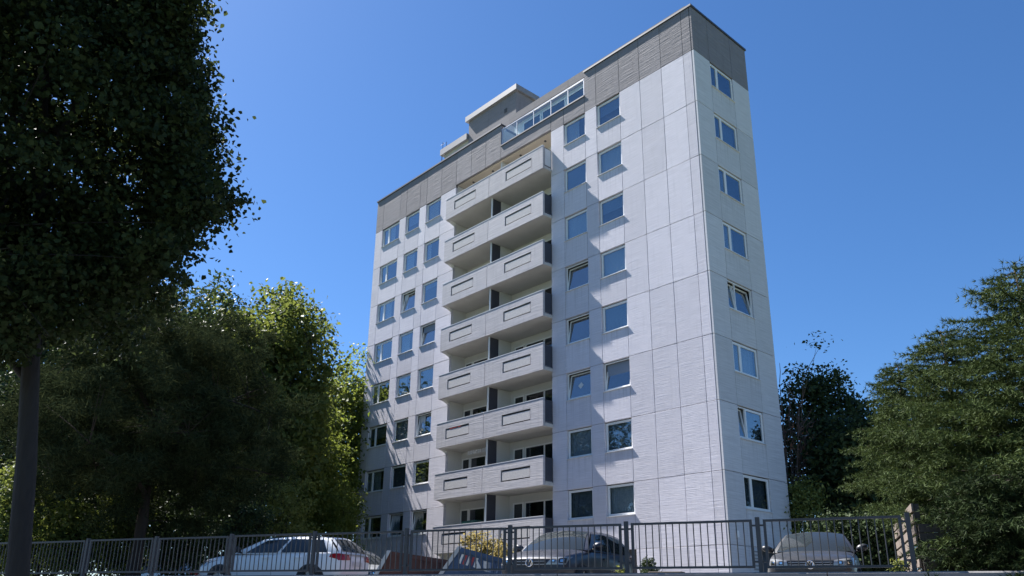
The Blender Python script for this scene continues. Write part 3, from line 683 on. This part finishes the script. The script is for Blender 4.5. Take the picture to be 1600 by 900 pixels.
suv = dict(hatch, st=[(-2.22,.66,.45,.86,.03),(-2.18,.80,.36,1.00,.03),(-2.0,.88,.30,1.08,.03),(-1.2,.91,.28,1.06,.02),(0,.91,.28,1.02,.02),(.75,.91,.28,1.00,.04),(1.05,.905,.28,.97,.08),(1.6,.89,.29,.91,.10),(1.98,.84,.34,.84,.08),(2.14,.72,.40,.76,.05),(2.20,.62,.46,.70,.03)],
    xA=.98,xF=.20,xR=-1.72,xC=-2.12,wb=.86,wr=.64,zb=1.01,zr=1.40,crown=.05,arc=.05,win=((.10,.42),(.45,.73),(.75,.90)),handles=(.0,-.95),zh=.90,seams=(.80,-.22,-1.2),zsill=.40,wheels=(1.36,-1.36),wr_=.35,
    head=((.46,.70),(.84,.70),(.86,.86),(.50,.84)),tail=((.40,.86),(.82,.84),(.84,1.02),(.42,.98)),tail_side=((-2.12,.86),(-1.86,.92),(-1.90,1.0),(-2.12,1.03)),grille=(.34,.62,.84),slats=0,emblem=None,rplate=.72,mirror=M['black_trim'])
GC = 'cars parked behind the railing'
def hd(dx, dy): return math.atan2(dy, dx)
def place(px, D, back, hx, hy):       # nose of the car at pixel column px and distance D
    x, y = ground_at(px, D); return (x-hx*back, y-hy*back, ZP)
vx, vy = -.727, .687
b = R(27); hx, hy = -vx*math.cos(b)-vy*math.sin(b), -vy*math.cos(b)+vx*math.sin(b)
make_car('hatchback_car', 'dark blue hatchback nose-on at an angle, beside the blue skip', place(828,17.2,2.1,hx,hy), hd(hx,hy), hatch, M['navy_paint'], GC)
hx, hy = -NV[0], -NV[1]
make_car('estate_car', 'dark grey car facing the railing, right of the building', place(1268,17.9,2.24,hx,hy), hd(hx,hy), wagon, M['grey_paint'], GC)
x, y = ground_at(441, 23.2); make_car('white_suv', 'white compact sport utility car parked side-on, tail lamps towards the building', (x,y,ZP), hd(-U[0],-U[1])+R(7), suv, M['white_paint'], GC)
x, y = ground_at(548, 27.2); make_car('silver_car', 'silver car mostly hidden behind the tail of the white car', (x,y,ZP), hd(U[0]*.9,U[1]*.9-.35), hatch, M['silver_paint'], GC)
x, y = ground_at(262, 36.0); make_car('small_car', 'small pale car half lost in shade left of the white car', (x,y,ZP), hd(-U[0],-U[1]), hatch, M['silver_paint'], GC)

# ------------------------------------------------------------------ skips
def skip(name, label, P0, P1, e, e2, wd, mt, letters=False):
    """tipping skip: slanted left end, rim falling towards the right; P0, P1 are the ends of the rim facing the street"""
    p0 = np.array(P0[:2]); p1 = np.array(P1[:2]); d = p1-p0; Ls = float(np.hypot(*d)); d = d/Ls
    root = empty(name, (float(p0[0]),float(p0[1]),ZP), math.atan2(d[1], d[0])); tag(root, label, 'skip', 'skips in front of the building')
    h0 = float(P0[2])-ZP; h1 = float(P1[2])-ZP; T = .05
    def sidep(y, t=T): return MB().prism([(-e,y,.08),(Ls+e2,y,.08),(Ls,y,h1),(0,y,h0)], (0,t,0))
    sidep(-T).build('side_plate', mt, root); sidep(wd).build('side_plate', mt, root)
    MB().prism([(-e-.02,.001,.08),(-e+.04,.001,.08),(.06,.001,h0-.004),(0,.001,h0-.002)], (0,wd-.002,0)).build('end_plate', mt, root)
    MB().prism([(Ls+e2-.04,.001,.08),(Ls+e2,.001,.08),(Ls,.001,h1-.002),(Ls-.05,.001,h1-.002)], (0,wd-.002,0)).build('end_plate', mt, root)
    MB().box(-e,Ls+e2,.001,wd-.001,.0,.079).build('floor_plate', mt, root)
    MB().prism([(0,-T-.045,h0-.10),(Ls,-T-.045,h1-.10),(Ls,-T-.045,h1),(0,-T-.045,h0)], (0,.044,0)).build('top_rim', mt, root)
    MB().prism([(0,wd+T,h0-.10),(Ls,wd+T,h1-.10),(Ls,wd+T,h1),(0,wd+T,h0)], (0,.044,0)).build('top_rim', mt, root)
    MB().prism([(-e-.05,-T-.05,.08),(-e+.05,-T-.05,.08),(.07,-T-.05,h0+.01),(-.03,-T-.05,h0+.01)], (0,.049,0)).build('sunlit_edge_strip', M['sunlit_edge_and_slat'], root)  # pale strip stands in for the sunlit edge of the end plate
    def zt(x): return h0+(h1-h0)*x/Ls
    for i in range(1,4):
        x = Ls*i/4; MB().box(x-.025,x+.025,-T-.03,-T-.001,.1,zt(x)-.115).build('stiffener', mt, root)
    if letters:
        y = -T-.004
        def blk(pts, m_): MB().prism([(x,y,zt(x)+z) for x,z in pts], (0,.002,0)).build('marking', M[m_], root)
        for i in range(5):
            x = .04+i*.085; blk([(x-.05,-.36),(x,-.36),(x+.075,-.14),(x+.025,-.14)], 'marking' if i%2==0 else 'marking_red')
        x0 = Ls*.38; blk([(x0,-.38),(x0+.14,-.38),(x0+.02,-.18)], 'marking'); blk([(x0+.16,-.38),(x0+.30,-.38),(x0+.30,-.16),(x0+.16,-.16)], 'marking')
        x0 = Ls*.62
        for q0 in (0,.10): blk([(x0+q0,-.38),(x0+q0+.08,-.38),(x0+q0+.08,-.16),(x0+q0,-.16)], 'marking_blue')
        x1 = Ls*.80
        for i in range(3): blk([(x1+i*.11,-.36),(x1+.03+i*.11,-.36),(x1+.07+i*.11,-.2),(x1+.04+i*.11,-.2)], 'marking_blue')
    return root
skip('waste_skip', 'rust brown steel skip with a pale slanted end edge', at(607,861,20.5), at(712,877,20.4), .45, .2, 1.45, M['rust'])
skip('waste_skip', 'worn blue steel skip with red and white marks on its side', at(718,855,19), at(790,874,18.9), .66, -.05, 1.42, M['bluesteel'], True)

# ------------------------------------------------------------------ wooden slat fence at the right
wx, wy = ground_at(1441, 14.4); fx, fy = ground_at(1408, 18.0); gx, gy = wx+U[0]*1.9, wy+U[1]*1.9
wf = empty('wooden_slat_fence', (wx,wy,ZP)); tag(wf, 'pale horizontal slat fence corner at the end of the railing', 'fence')
rs = random.Random(5)
def slats(ax, ay, bx, by, mt, z0, n, hgt, gap, sgn=1):
    L_ = math.hypot(bx-ax, by-ay); ang = math.atan2(by-ay, bx-ax)
    for i in range(n):
        z = z0+i*(hgt+gap)
        me = MB().box(0,L_,-.014,.014,0,hgt).mesh('slat'); o = link('slat', me, mt, wf, (ax-wx, ay-wy, z)); o.rotation_euler = (0, rs.uniform(-.004,.004), ang)
    for t in (.02,.5,.98):
        o = link('fence_post', MB().box(-.04,.04,.016 if sgn > 0 else -.10,.10 if sgn > 0 else -.016,0,z0+n*(hgt+gap)-.05).mesh('fence_post'), M['dark_shaded_wood'], wf, (ax+(bx-ax)*t-wx, ay+(by-ay)*t-wy, 0)); o.rotation_euler = (0,0,ang)
slats(wx-.01, wy+.03, fx, fy, M['wood'], .1, 8, .125, .045, -1)
slats(wx+.05, wy, gx, gy, M['dark_shaded_wood'], .1, 7, .13, .012)  # same fence, darker wood to imitate the panel lying in shade

# ------------------------------------------------------------------ trees and shrubs
RG = np.random.default_rng(11)
def unit(v): return v/np.maximum(np.linalg.norm(v, axis=-1, keepdims=True), 1e-9)
def leaf_arrays(P, nrm, size, shape):
    """P (n,3) leaf positions, nrm (n,3) leaf normals, size (n,): verts and faces of all leaves"""
    n = len(P); a = unit(np.cross(nrm, RG.normal(size=(n,3)))); b = np.cross(nrm, a); s = size[:,None]
    if shape == 'heart':               # folded heart leaf: six vertices, four triangles
        f = nrm*.16
        T = [(0,-.5,0),(.46,-.12,1),(.30,.28,.8),(0,.62,0),(-.30,.28,.8),(-.46,-.12,1)]
        V = np.stack([P+s*(a*x+b*y+f*z) for x,y,z in T], 1).reshape(-1,3)
        F = np.array([[0,1,2],[0,2,3],[0,3,4],[0,4,5]]); k = 6
    elif shape == 'leaf':
        f = nrm*.12
        T = [(0,-.55,0),(.34,0,1),(0,.55,0),(-.34,0,1)]
        V = np.stack([P+s*(a*x+b*y+f*z) for x,y,z in T], 1).reshape(-1,3); F = np.array([[0,1,2],[0,2,3]]); k = 4
    elif shape == 'needle':
        T = [(-.06,0),(.06,0),(0,1)]
        V = np.stack([P+s*(a*x+b*y) for x,y in T], 1).reshape(-1,3); F = np.array([[0,1,2]]); k = 3
    F = (F[None]+np.arange(n)[:,None,None]*k).reshape(-1,3)
    return V, F
def bezier(p0, p1, lift, n=6):
    p0 = np.array(p0, float); p1 = np.array(p1, float); m_ = (p0+p1)/2+np.array([0,0,lift]); t = np.linspace(0,1,n)[:,None]
    return (1-t)**2*p0+2*t*(1-t)*m_+t**2*p1
def broadleaf(name, label, base, z0, height, tr, cc, cr, nclump, per, lsize, clr, lm, bm_, shape='leaf', group=None, cat='tree', lobes=.22, inner=.35, flat=.6, droop=0., limbs=9, cut=None, single=0, trunk_to=None, up=.45, stems=1, bracts=0, extra=None):
    base = np.array([base[0], base[1], z0]); root = empty(name, tuple(base)); tag(root, label, cat, group)
    cc = np.array(cc, float)-np.array([0,0,0]); cr = np.array(cr, float)
    d = unit(RG.normal(size=(nclump,3))); ph = RG.uniform(0, 6.28, 6)
    lob = 1+lobes*(np.sin(3*np.arctan2(d[:,1],d[:,0])+ph[0])*.5+np.sin(5*d[:,2]+ph[1])*.5+np.sin(7*d[:,0]+ph[2])*.4+np.sin(6*d[:,1]+ph[3])*.4)
    rr = (inner+(1-inner)*RG.uniform(0,1,nclump)**.55)*lob
    K = cc+d*cr*rr[:,None]
    if cut is not None: K = K[cut(K)]
    if extra is not None: K = np.concatenate([K, extra])
    # wood
    mb = MB(); top = cc[2]+cr[2]*.45
    tops = []
    for st_ in range(stems):
        ox, oy = (0,0) if stems == 1 else (RG.uniform(-.35,.35), RG.uniform(-.35,.35))
        path = [(base[0]+ox, base[1]+oy, base[2]-.1)] + [(base[0]+ox+(cc[0]-base[0])*t*t+RG.normal()*.05*tr*4, base[1]+oy+(cc[1]-base[1])*t*t+RG.normal()*.05*tr*4, base[2]+(top-base[2])*t) for t in (.12,.3,.5,.7,.85,1.0)]
        if trunk_to is not None:
            tv = np.array(trunk_to)-base; path = [tuple(base+tv*t*((top-base[2])/tv[2])+np.append(RG.normal(size=2)*.02,0)) for t in (-.01,.12,.3,.5,.7,.85,1.0)]
        path = [tuple(np.array(p)-base) for p in path]
        mb.tube(path, [tr*1.25,tr*1.02,tr*.92,tr*.75,tr*.5,tr*.3,tr*.1], 12)
        tops.append(np.array(path)+base)
    samples = [];
    for i in range(limbs):
        pth = tops[i%stems]; t = RG.uniform(.42,.9)*(len(pth)-1); j = int(t); p0 = pth[j]+(pth[min(j+1,len(pth)-1)]-pth[j])*(t-j)
        p1 = K[RG.integers(len(K))]; c_ = bezier(p0, p1, .25*np.linalg.norm(p1-p0)*.5, 7)
        mb.tube([tuple(q-base) for q in c_], list(np.linspace(tr*.42, tr*.06, 7)), 7); samples.append(c_)
    S = np.concatenate(samples+tops); S = S[S[:,2] > cc[2]-cr[2]*1.1] if (S[:,2] > cc[2]-cr[2]*1.1).any() else S
    for c_ in K[RG.permutation(len(K))[:min(len(K),150)]]:
        j = np.argmin(np.linalg.norm(S-c_, axis=1)); bz = bezier(S[j], c_, .1, 4)
        mb.tube([tuple(q-base) for q in bz], [tr*.10,tr*.07,tr*.05,tr*.02], 5, cap=False)
    mb.build('trunk', bm_, root, smooth=True)
    # leaves
    idx = np.repeat(np.arange(len(K)), per); n = len(idx)
    off = RG.normal(size=(n,3))*np.array([1,1,flat])*clr*RG.uniform(.6,1.25,len(K))[idx][:,None]
    Pp = K[idx]+off; Pp[:,2] -= droop*np.hypot(off[:,0],off[:,1])
    if cut is not None: ok = cut(Pp); Pp = Pp[ok]; off = off[ok]; n = len(Pp)
    nr = unit(RG.normal(size=(n,3))+np.array([0,0,up])+unit(Pp-cc)*.5)
    sz = lsize*(.45+.85*RG.beta(2.2,1.8,n))
    if single:                          # the leaves that show largest from the street become parts of their own
        rel = Pp-CAM; q_ = rel@CR; px = 800+F_PX*q_[:,0]/q_[:,1]; py = PPY-F_PX*q_[:,2]/q_[:,1]
        vis = (px > 0)&(px < 1600)&(py > 0)&(py < 900)&(q_[:,1] > 0); dist = np.where(vis, np.linalg.norm(rel, axis=1)/sz, 1e9)
        pick = np.argsort(dist)[:single]
        v1, f1 = leaf_arrays(np.zeros((1,3)), np.array([[0,0,1.]]), np.array([1.]), shape); lme = np_mesh('leaf', v1, f1); lme.materials.append(lm)
        for i in pick:
            o = bpy.data.objects.new('leaf', lme); col.objects.link(o); o.parent = root; o.location = Vector(Pp[i]-base); o.scale = (sz[i],)*3
            o.rotation_euler = Vector(nr[i]).to_track_quat('Z','Y').to_euler(); o.rotation_euler.rotate_axis('Z', float(RG.uniform(0,6.28)))
        keep = np.ones(n, bool); keep[pick] = False; Pp, nr, sz = Pp[keep], nr[keep], sz[keep]
    V, F = leaf_arrays(Pp-base, nr, sz, shape)
    cro = link('crown', np_mesh('crown', V, F), lm, root); cro['kind'] = 'stuff'
    if bracts:
        k_ = RG.permutation(len(Pp))[:bracts]; idx = np.repeat(k_, 7); pb = Pp[idx]+RG.normal(size=(len(idx),3))*.05
        V, F = leaf_arrays(pb-base, unit(RG.normal(size=(len(idx),3))), RG.uniform(.04,.09,len(idx)), 'leaf'); bo = link('blossom', np_mesh('blossom', V, F), M['catkin'], root); bo['kind'] = 'stuff'
    return root
def needles(P, axis, n_per, ln, wd, spread):
    """fans of needle blades round shoots at P pointing along axis"""
    n = len(P); idx = np.repeat(np.arange(n), n_per); ax = axis[idx]
    d = unit(ax*RG.uniform(.35,1.0,(len(idx),1))+unit(RG.normal(size=(len(idx),3)))*spread)
    sd = unit(np.cross(d, RG.normal(size=(len(idx),3))))*wd; L_ = ln*RG.uniform(.6,1.25,(len(idx),1)); p = P[idx]
    V = np.stack([p-sd, p+sd, p+d*L_+sd*.2], 1).reshape(-1,3); F = np.arange(len(V)).reshape(-1,3)
    return V, F
def conifer(name, label, base, z0, zlow, ztop, rad, nb, mt, step=.055, droop=.22, pw=.8, twl=.62, group=None, nper=4, nl=.055, nw=.006, cull=None):
    base = np.array([base[0], base[1], z0]); root = empty(name, tuple(base)); tag(root, label, 'tree', group)
    tr = .022*(ztop-z0); mb = MB(); mb.tube([(0,0,-.1),(0,0,(ztop-z0)*.5),(0,0,ztop-z0)], [tr,tr*.6,.015], 10)
    PP = []; AA = []
    for i in range(nb):
        t = (i+RG.uniform(0,1))/nb; z = zlow+(ztop-zlow)*t; ln = rad*(1-t)**pw*RG.choice([.62,.8,.95,1.1,1.28])*RG.uniform(.9,1.08)+.12
        az = i*2.399+RG.normal()*.35; dh = np.array([math.cos(az), math.sin(az), 0.]); s_ = np.linspace(0,1,9)
        pth = np.array([base[0],base[1],z])+np.outer(s_*ln, dh); pth[:,2] += ln*(.20*t*s_-droop*s_**1.3+.16*s_**3)
        mb.tube([tuple(p-base) for p in pth[::2]], list(np.linspace(.010+.012*ln,.005,5)), 5, cap=False)
        nt_ = max(3, int(ln/.095))
        for j in range(nt_):
            u_ = .12+.88*(j+RG.uniform(0,1))/nt_; k = u_*8; a_ = int(min(k,7)); p = pth[a_]+(pth[a_+1]-pth[a_])*(k-a_); tg = unit(pth[a_+1]-pth[a_])
            for sg in (-1,1):
                sidev = np.cross(tg, [0,0,1])*sg; dv = unit(tg*RG.uniform(.5,1.0)+sidev*RG.uniform(.5,1.0)+np.array([0,0,RG.normal()*.08-.16]))
                tl = twl*min(1,.30+ln*.28)*(1-.55*u_)*RG.uniform(.6,1.2)+.08; m_ = max(2,int(tl/step)); q_ = np.linspace(0,1,m_)[:,None]
                pp = p+dv*tl*q_+np.array([0,0,-.12*tl])*q_**2; PP.append(pp); AA.append(np.repeat(dv[None],m_,0))
        m_ = int(ln/step); q_ = np.linspace(.3,1,m_); PP.append(np.stack([np.interp(q_*8,np.arange(9),pth[:,c]) for c in range(3)],1)); AA.append(np.repeat(unit(pth[8]-pth[6])[None],m_,0))
    mb.build('trunk', M['pinebark'], root, smooth=True)
    Pp = np.concatenate(PP); Ax = np.concatenate(AA)
    V, F = needles(Pp, Ax, nper, nl, nw, .75)
    c = link('crown', np_mesh('crown', V-base, F), mt, root); c['kind'] = 'stuff'; return root

GL = 'trees left of the building'
# the near lime tree in front of the railing
lx, ly = (float(v) for v in at(58,890,15.5)[:2]); lcx, lcy = ground_at(-95, 15.2)
def lime_cut(P):                        # a lower edge that lifts towards the street side, as pruned
    d = np.hypot(P[:,0]-lx, P[:,1]-ly); return P[:,2] > 1.35+.16*d+.35*np.sin(P[:,0]*1.7)+.35*np.sin(P[:,1]*2.1)
sprays = np.concatenate([at(px_-42, py_, RG.uniform(12.8,14.8))+RG.normal(size=(n_,3))*np.array([.22,.22,.2]) for px_, py_, n_ in ((325,5,7),(300,60,5),(338,120,8),(318,190,7),(335,255,8),(355,300,6),(372,328,6),(330,345,6),(285,392,7),(245,425,6),(200,455,6),(150,490,6),(90,520,7),(40,545,6),(10,600,7),(110,470,6),(180,420,6),(60,585,6),(125,560,6),(20,640,6),(95,610,5),(190,520,5))])
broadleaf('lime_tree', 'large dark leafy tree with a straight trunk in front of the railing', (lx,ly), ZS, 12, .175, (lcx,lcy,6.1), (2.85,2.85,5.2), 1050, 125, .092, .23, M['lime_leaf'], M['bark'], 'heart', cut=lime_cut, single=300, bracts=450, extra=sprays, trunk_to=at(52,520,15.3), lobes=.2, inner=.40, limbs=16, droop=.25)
# trees behind
def tree_px(name, label, px, D, ytop, ybot, halfpx, nclump, per, ls, clr, lm, **kw):
    x, y = ground_at(px, D); zt = float(at(px, ytop, D)[2]); zb = float(at(px, ybot, D)[2]); r = halfpx/F_PX*D*1.02
    return broadleaf(name, label, (x,y), ZP, zt-ZP, kw.pop('tr', .2), (x,y,(zt+zb)/2), (r,r,(zt-zb)/2), nclump, per, ls, clr, lm, kw.pop('bark', M['bark']), **kw)
tree_px('maple_tree', 'tall round green tree behind the dark pine, lit along its top', 395, 42, 455, 770, 82, 460, 60, .26, .50, M['maple_leaf'], group=GL, lobes=.25)
tree_px('maple_tree', 'green tree crown rising above the left part of the dark pine', 300, 46, 452, 800, 70, 330, 60, .26, .48, M['maple_leaf'], group=GL, lobes=.25)
tree_px('ash_tree', 'light green tree touching the left edge of the building', 522, 52, 572, 860, 56, 400, 60, .24, .50, M['bright_leaf'], group=GL, lobes=.2)
tree_px('ash_tree', 'low bright green tree below the maple beside the building', 462, 46, 625, 880, 58, 260, 60, .22, .45, M['bright_leaf'], group=GL)
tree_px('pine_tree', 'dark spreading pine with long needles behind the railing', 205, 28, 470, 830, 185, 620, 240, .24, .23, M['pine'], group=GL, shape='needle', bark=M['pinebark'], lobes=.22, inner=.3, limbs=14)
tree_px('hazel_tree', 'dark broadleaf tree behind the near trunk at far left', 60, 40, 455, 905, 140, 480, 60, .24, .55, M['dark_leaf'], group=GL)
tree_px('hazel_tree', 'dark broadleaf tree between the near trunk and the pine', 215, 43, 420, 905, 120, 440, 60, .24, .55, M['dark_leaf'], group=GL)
for px_, D_, yt_, hp_, lb_ in ((-30,54,520,120,'distant dark tree at the left edge of the picture'),(130,56,500,110,'distant dark tree filling the gap right of the near trunk'),(330,54,540,90,'distant dark tree behind the right half of the pine')):
    tree_px('hazel_tree', lb_, px_, D_, yt_, 930, hp_, 300, 60, .34, .75, M['dark_leaf'], group=GL)
GS = 'shrubs below the trees'
for px, D, yt, hp, lm, lb_ in ((8,30,730,30,'maple_leaf','sunlit yellow green shrub left of the near trunk'),(110,30,775,34,'maple_leaf','green shrub just right of the near trunk'),(178,31,735,26,'maple_leaf','bright leaved shrub under the pine behind the railing'),
        (270,32,770,45,'dark_leaf','dark low shrub under the middle of the pine'),(360,36,760,45,'dark_leaf','dark shrub behind the nose of the white car'),(435,38,745,40,'shrub_leaf','sunlit shrub above the roof of the white car'),(530,44,770,32,'bright_leaf','leafy shrub against the left end of the building')):
    tree_px('garden_shrub', lb_, px, D, yt, 905, hp, 110, 60, .13, .26, M[lm], cat='shrub', group=GS, tr=.05, stems=3, limbs=5)
# dark trees right of the building
GR = 'trees right of the building'
tree_px('cherry_tree', 'dark loose leaved tree just right of the building', 1312, 41, 552, 850, 72, 330, 52, .20, .40, M['dark_leaf'], group=GR, lobes=.24, inner=.25)
tree_px('cherry_tree', 'dark low tree between the building and the conifers', 1385, 38, 640, 860, 75, 260, 60, .22, .5, M['dark_leaf'], group=GR)
tree_px('garden_shrub', 'sunlit leafy shrub at the right foot of the building', 1262, 36, 742, 905, 32, 110, 60, .13, .28, M['shrub_leaf'], cat='shrub', group='shrubs right of the building', tr=.05, stems=3, limbs=5)
tree_px('garden_hedge', 'dark hedge behind the grey car', 1350, 26, 800, 905, 68, 200, 80, .11, .30, M['yew'], cat='hedge', tr=.05, stems=4, limbs=6)
# bare twigs
bx, by = ground_at(1243, 38); bt = empty('bare_tree', (bx,by,ZP)); tag(bt, 'thin bare branches against the sky beside the building corner', 'tree', GR)
mb = MB()
for i in range(9):
    top = at(1222+i*6+RG.normal()*4, 585+RG.uniform(0,90), 38+RG.normal()*.5)-np.array([bx,by,ZP])
    c_ = bezier((0,0,.6), top, .8, 7); mb.tube([tuple(p) for p in c_], list(np.linspace(.05,.014,7)), 5)
    for j in range(9):
        p = c_[2+j%5]; e_ = p+np.array([RG.normal()*.5,RG.normal()*.5,RG.uniform(.5,1.3)]); mb.tube([tuple(p),tuple((p+e_)/2+RG.normal(size=3)*.05),tuple(e_)], [.02,.015,.009], 4)
mb.tube([(0,0,-.1),(0,0,.9)], [.12,.08], 8); mb.build('branches', M['twig'], bt)
Pb = at(1243,690,38)+RG.normal(size=(110,3))*np.array([.45,.45,.55])-np.array([bx,by,ZP])
V, F = leaf_arrays(Pb, unit(RG.normal(size=(110,3))), RG.uniform(.10,.2,110), 'leaf'); lo = link('withered_leaves', np_mesh('withered_leaves', V, F), leafmat('withered_leaf', (.20,.09,.05), (.34,.20,.13), .3), bt); lo['kind'] = 'stuff'
# conifers
def conifer_px(name, label, px, D, ytop, zlow, rad, nb, **kw):
    return conifer(name, label, ground_at(px, D), ZP, zlow, float(at(px,ytop,D)[2]), rad, nb, kw.pop('mt', M['spruce']), group='conifers at the right edge', step=.075, nper=9, nl=.105, nw=.0075, **kw)
conifer_px('hemlock_tree', 'soft green conifer behind the wooden fence corner', 1452, 19.5, 566, .45, 1.12, 100, pw=.5, droop=.35, twl=.75)
conifer_px('spruce_tree', 'mid sized dark conifer right of the wooden fence corner', 1535, 17.8, 508, -.6, 1.65, 120, pw=.55, droop=.32, twl=.8)
conifer_px('spruce_tree', 'tall dark conifer cut off by the right edge of the picture', 1685, 16.4, 400, -1.3, 2.5, 140, pw=.6, droop=.24, twl=.85)
conifer_px('yew_bush', 'dark evergreen bush hanging over the shaded boards at the bottom right', 1590, 14.2, 740, -1.9, 1.2, 110, mt=M['yew'], pw=.4, droop=.3, twl=.7)
tree_px('garden_shrub', 'low bright shrub below the spruce at the bottom right', 1545, 14.8, 868, 925, 50, 100, 45, .06, .12, M['maple_leaf'], cat='shrub', group='shrubs right of the building', tr=.03, stems=3, limbs=5)
# plants by the railing and the building
def plant(name, label, px, D, yt, hp, lm, ls=.08, n=60, per=50, clr=.14):
    return tree_px(name, label, px, D, yt, 905, hp, n, per, ls, clr, M[lm], cat='plant', tr=.02, stems=3, limbs=4)
plant('flowering_shrub', 'golden variegated shrub behind the blue skip', 752, 27, 842, 33, 'gold_leaf', .10, 110, 50)
plant('flowering_shrub', 'small golden shrub between the blue skip and the dark blue car', 783, 26, 858, 14, 'gold_leaf', .09, 40, 40)
plant('dwarf_conifer', 'small dark bush at the corner of the building behind the railing', 1014, 22, 874, 11, 'dark_leaf', .05, 50, 40, .05)
plant('weed', 'tuft of weeds at the post right of the dark blue car', 972, 14.5, 883, 7, 'shrub_leaf', .035, 16, 16, .03)
plant('weed', 'tuft of weeds near the last railing post', 1408, 13.2, 872, 8, 'shrub_leaf', .04, 24, 20, .04)
pxx, pyy = ground_at(1042, 20.5)
pl = MB().box(-.42,.42,-.2,.2,0,.62).build('planter', M['dark_shaded_wood'], None, bevel=.02); pl.location = (pxx,pyy,ZP); pl.rotation_euler[2] = .413; tag(pl, 'dark low planter box beside the small bush', 'planter')

for x_, h_, lb_ in ((-11.7,.42,'left of two small potted plants on a right hand balcony ledge'),(-11.25,.55,'right of two small potted plants on a right hand balcony ledge')):
    z_ = 2*H+.27+.2
    broadleaf('potted_plant', lb_, (x_,.1), z_, 1.2, .015, (x_,.1,z_+1.05+h_/2), (.13,.13,h_/2), 14, 26, .07, .05, M['dark_leaf'], M['bark'], cat='plant', group='plants on the balcony', limbs=3)
